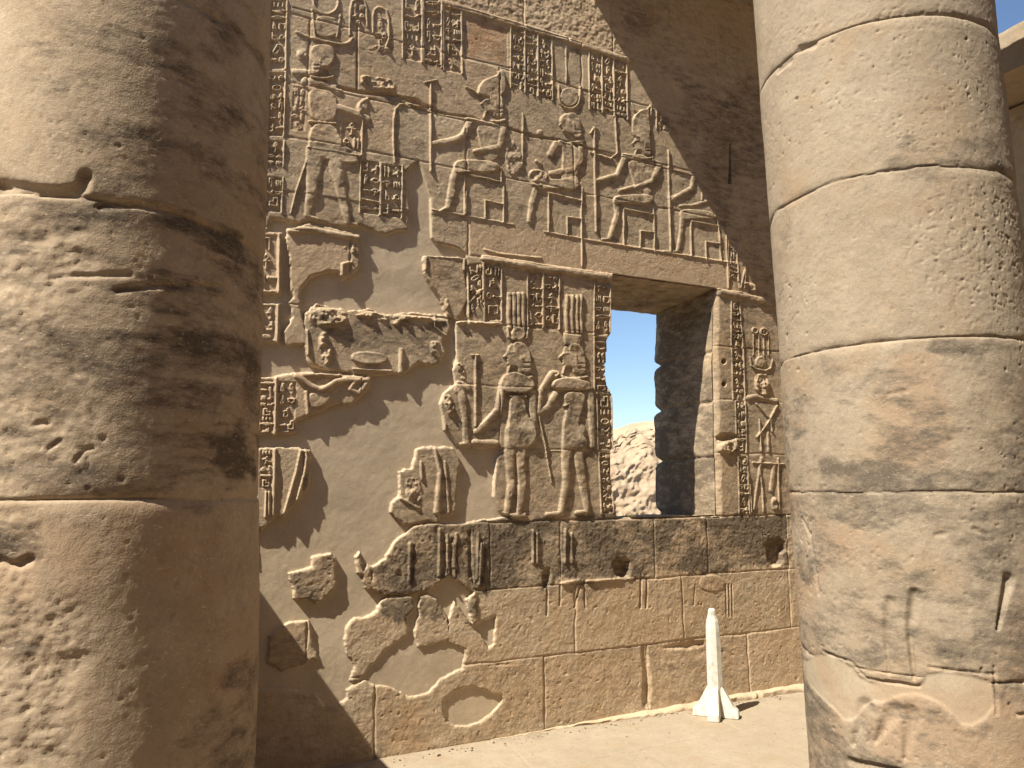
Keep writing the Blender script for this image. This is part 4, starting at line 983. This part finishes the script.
# ================================================================== GROUND
g = bpy.data.meshes.new('ground'); S_ = 400
bm = bmesh.new(); bmesh.ops.create_grid(bm, x_segments=40, y_segments=40, size=S_); bm.to_mesh(g); bm.free(); g.materials.append(M_SAND)
go = link('ground', g); go.location = (0, 0, -.03); tag(go, kind='structure')
pf = Field(np.concatenate([np.arange(-4, 1, .04), np.arange(1, 5.6, .01), np.arange(5.6, 9, .04)]), np.arange(3.36, 4.86, .01), 51)
A, B = np.meshgrid(pf.xs, pf.zs)
hh = .0016 * pf.fbm(.5, 4, .5) + .0003 * pf.fbm(.03, 2)
prng = np.random.RandomState(4)
for yj in (4.18, 3.35, 2.6, 1.8, 1.0, .2, -.8):
    hh -= .010 * np.exp(-((B - yj - .01 * pf.noise(.4) - .02 * (A - 2)) / .006) ** 2) * np.clip(.7 + .5 * pf.noise(.3), .2, 1)
rows = [-3, -.8, .2, 1.0, 1.8, 2.6, 3.35, 4.18, 4.9]
for a, b in zip(rows[:-1], rows[1:]):
    x = -4 + prng.rand()
    while x < 9:
        m = (B > a + .02 * (A - 2)) & (B <= b + .02 * (A - 2)); hh -= m * .006 * np.exp(-((A - x - .12 * (B - a) - .008 * pf.noise(.3)) / .006) ** 2) * np.clip(.7 + .5 * pf.noise(.3), .2, 1); hh += m * (A > x) * prng.uniform(-.0008, .0008)
        x += prng.uniform(.9, 1.7)
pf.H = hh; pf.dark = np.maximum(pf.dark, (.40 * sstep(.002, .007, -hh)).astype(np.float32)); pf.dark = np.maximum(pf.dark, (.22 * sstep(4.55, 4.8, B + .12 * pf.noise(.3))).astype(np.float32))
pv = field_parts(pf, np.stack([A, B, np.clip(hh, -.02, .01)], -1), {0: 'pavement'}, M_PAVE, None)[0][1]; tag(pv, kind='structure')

gr = random.Random(12); bm = bmesh.new()
for i in range(230):
    near = gr.random() < .75
    x = gr.uniform(1.3, 5.2); yy_ = (WALL_Y - .06 - abs(gr.gauss(0, .05))) if near else gr.uniform(3.7, 4.7)
    r0 = min(abs(gr.gauss(0, .004)) + .002, .012) * (1 if near else .7)
    m_ = Matrix.Translation((x, yy_, .003 + r0 * .4)) @ Matrix.Rotation(gr.uniform(0, 6), 4, 'Z') @ Matrix.Diagonal((gr.uniform(.7, 1.5), gr.uniform(.6, 1.1), gr.uniform(.5, .8), 1))
    bmesh.ops.create_icosphere(bm, subdivisions=1, radius=r0, matrix=m_)
me = bpy.data.meshes.new('stone_grit'); bm.to_mesh(me); bm.free(); me.materials.append(M_PAVE)
tag(link('stone_grit', me), 'scattered stone grit on the paving along the foot of the wall', 'grit', kind='stuff')
# ================================================================== RUBBLE BANK BEHIND THE WINDOW
rf = Field(np.arange(7.5, 20, .035), np.linspace(0, 1, 150), 77)
A, B = np.meshgrid(rf.xs, rf.zs)
top = 3.50 + .12 * rf.noise(1.2, 5) + .09 * rf.noise(.35, 5) + .05 * rf.noise(.13, 5) + np.interp(rf.xs, [7.5, 10, 11.2, 12, 13, 20], [-.9, -.72, -.42, -.12, .1, .3])[None]
rfz = 3.2
lump = rf.noise(1.1, .2) * .7 + rf.noise(.4, .07) * .3 + rf.noise(.16, .03) * .28 + rf.noise(.08, .016) * .22
zz = top * np.sin(np.clip(B, 0, 1) * pi / 2) ** .9
yy = 15.2 + 1.9 * B ** 1.2 - .17 * lump + 2.2 * np.clip(B - .93, 0, 1) / .07 * .8
zz = zz + .05 * rf.noise(.2, .05) * B
o = field_parts(rf, np.stack([A, yy, zz - .1], -1), {0: 'rubble_bank'}, M_RUBB, None, at0=(13, 16, 0))[0][1]
o.location = (13, 16, 0); tag(o, 'pale sunlit bank of tumbled rubble seen through the window', 'rubble bank')

# ================================================================== SMALL GRASS TUFT ON THE SILL
bm = bmesh.new(); tr = random.Random(3)
for i in range(46):
    a = tr.uniform(0, 2 * pi); l = tr.uniform(.03, .075); x, y = tr.uniform(-.045, .045), tr.uniform(-.03, .03); b = tr.uniform(.1, .7)
    v = [bm.verts.new((x - .0016, y, 0)), bm.verts.new((x + .0016, y, 0)), bm.verts.new((x + l * b * .5 * cos(a), y + l * b * .5 * sin(a), l * .6)), bm.verts.new((x + l * b * cos(a), y + l * b * sin(a), l))]
    bm.faces.new((v[0], v[1], v[2])); bm.faces.new((v[1], v[3], v[2]))
me = bpy.data.meshes.new('grass_tuft'); bm.to_mesh(me); bm.free(); me.materials.append(M_GRASS)
o = link('grass_tuft', me); o.location = (3.37, WALL_Y + .07, WZ0 - .012); tag(o, 'small tuft of dry yellowish grass in the lower left corner of the window sill', 'grass tuft')

# ================================================================== CROSS WALLS
cw = thing('cross_wall', (-.2, 4.2, 0), label='low stone cross wall behind the left column', cat='wall')
CX = .12; CZ = 1.04 + (.73 - CX) * tanp
for i, (a, b) in enumerate(((-.02, .5), (.5, 1.0), (1.0, 1.5), (1.5, CZ))):
    box_bm('stone_course', CX - .42 + .003 * i, CX - .003 * (i % 2), 3.55, 4.775, a, b - .004, M_WALL, cw, (-.2, 4.2, 0), .012)

# right hand building: its end shows above and right of the pale column
rb = thing('side_building', (8.0, 3.4, 0), label='sunlit stone entablature of a side building at the right edge', cat='building')
def rough_slab(name, label, x, y0, y1, z0, z1, seed, amp=.008, mat=M_COLR):
    f = Field(np.arange(y0, y1, .025), np.arange(z0, z1 + .01, .025), seed)
    A, B = np.meshgrid(f.xs, f.zs); f.H = amp * f.fbm(.25, 4, .6) - .5 * amp * np.clip(f.noise(.06) + .3 * f.noise(.3) - .5, 0, 1) * 3
    for z in np.arange(z0 + .45, z1 - .1, .45): f.H -= .012 * np.exp(-((B - z) / .01) ** 2)
    ed = np.minimum(B - z0, z1 - B); f.H -= .008 * (1 - sstep(0, .03, ed)) ** 2
    o = field_parts(f, np.stack([x - f.H, A, B], -1), {0: name}, mat, rb, flip=True, at0=(8.0, 3.4, 0))[0][1]; o['label'] = label; return o
BX = 7.3; TZ = 5.96; BZ = 5.53
rough_slab('entablature_face', 'bright rough face of the beam', BX, -2.0, 4.9, BZ, TZ, 61)
box_bm('entablature', BX + .06, BX + 1.6, -2.0, 4.9, BZ + .03, TZ - .01, M_WALL, rb, (8.0, 3.4, 0))
rough_slab('building_wall', 'shaded wall under the beam', BX + .75, -2.0, 4.9, 0, BZ, 62, .012, M_WALL)
box_bm('wall_core', BX + .8, BX + 1.5, -2.0, 4.9, 0, BZ, M_WALL, rb, (8.0, 3.4, 0))
rw = thing('rear_light_blocker', (1.5, -2.2, 0), label='unseen plain wall added behind the viewer to cut ambient light', cat='wall')  # added out of view to hold back sky and bounce light
for i in range(14):
    a_ = i * .58; box_bm('stone_course', -8, 9, -2.2 - .8, -1.4 - .02 * i - .003 * (i % 2), a_ - (.05 if i == 0 else 0), a_ + .572, M_WALL, rw, (1.5, -2.2, 0), .012)  # courses of the added unseen light blocker
print('verts', sum(len(o.data.vertices) for o in bpy.data.objects if o.type == 'MESH'))
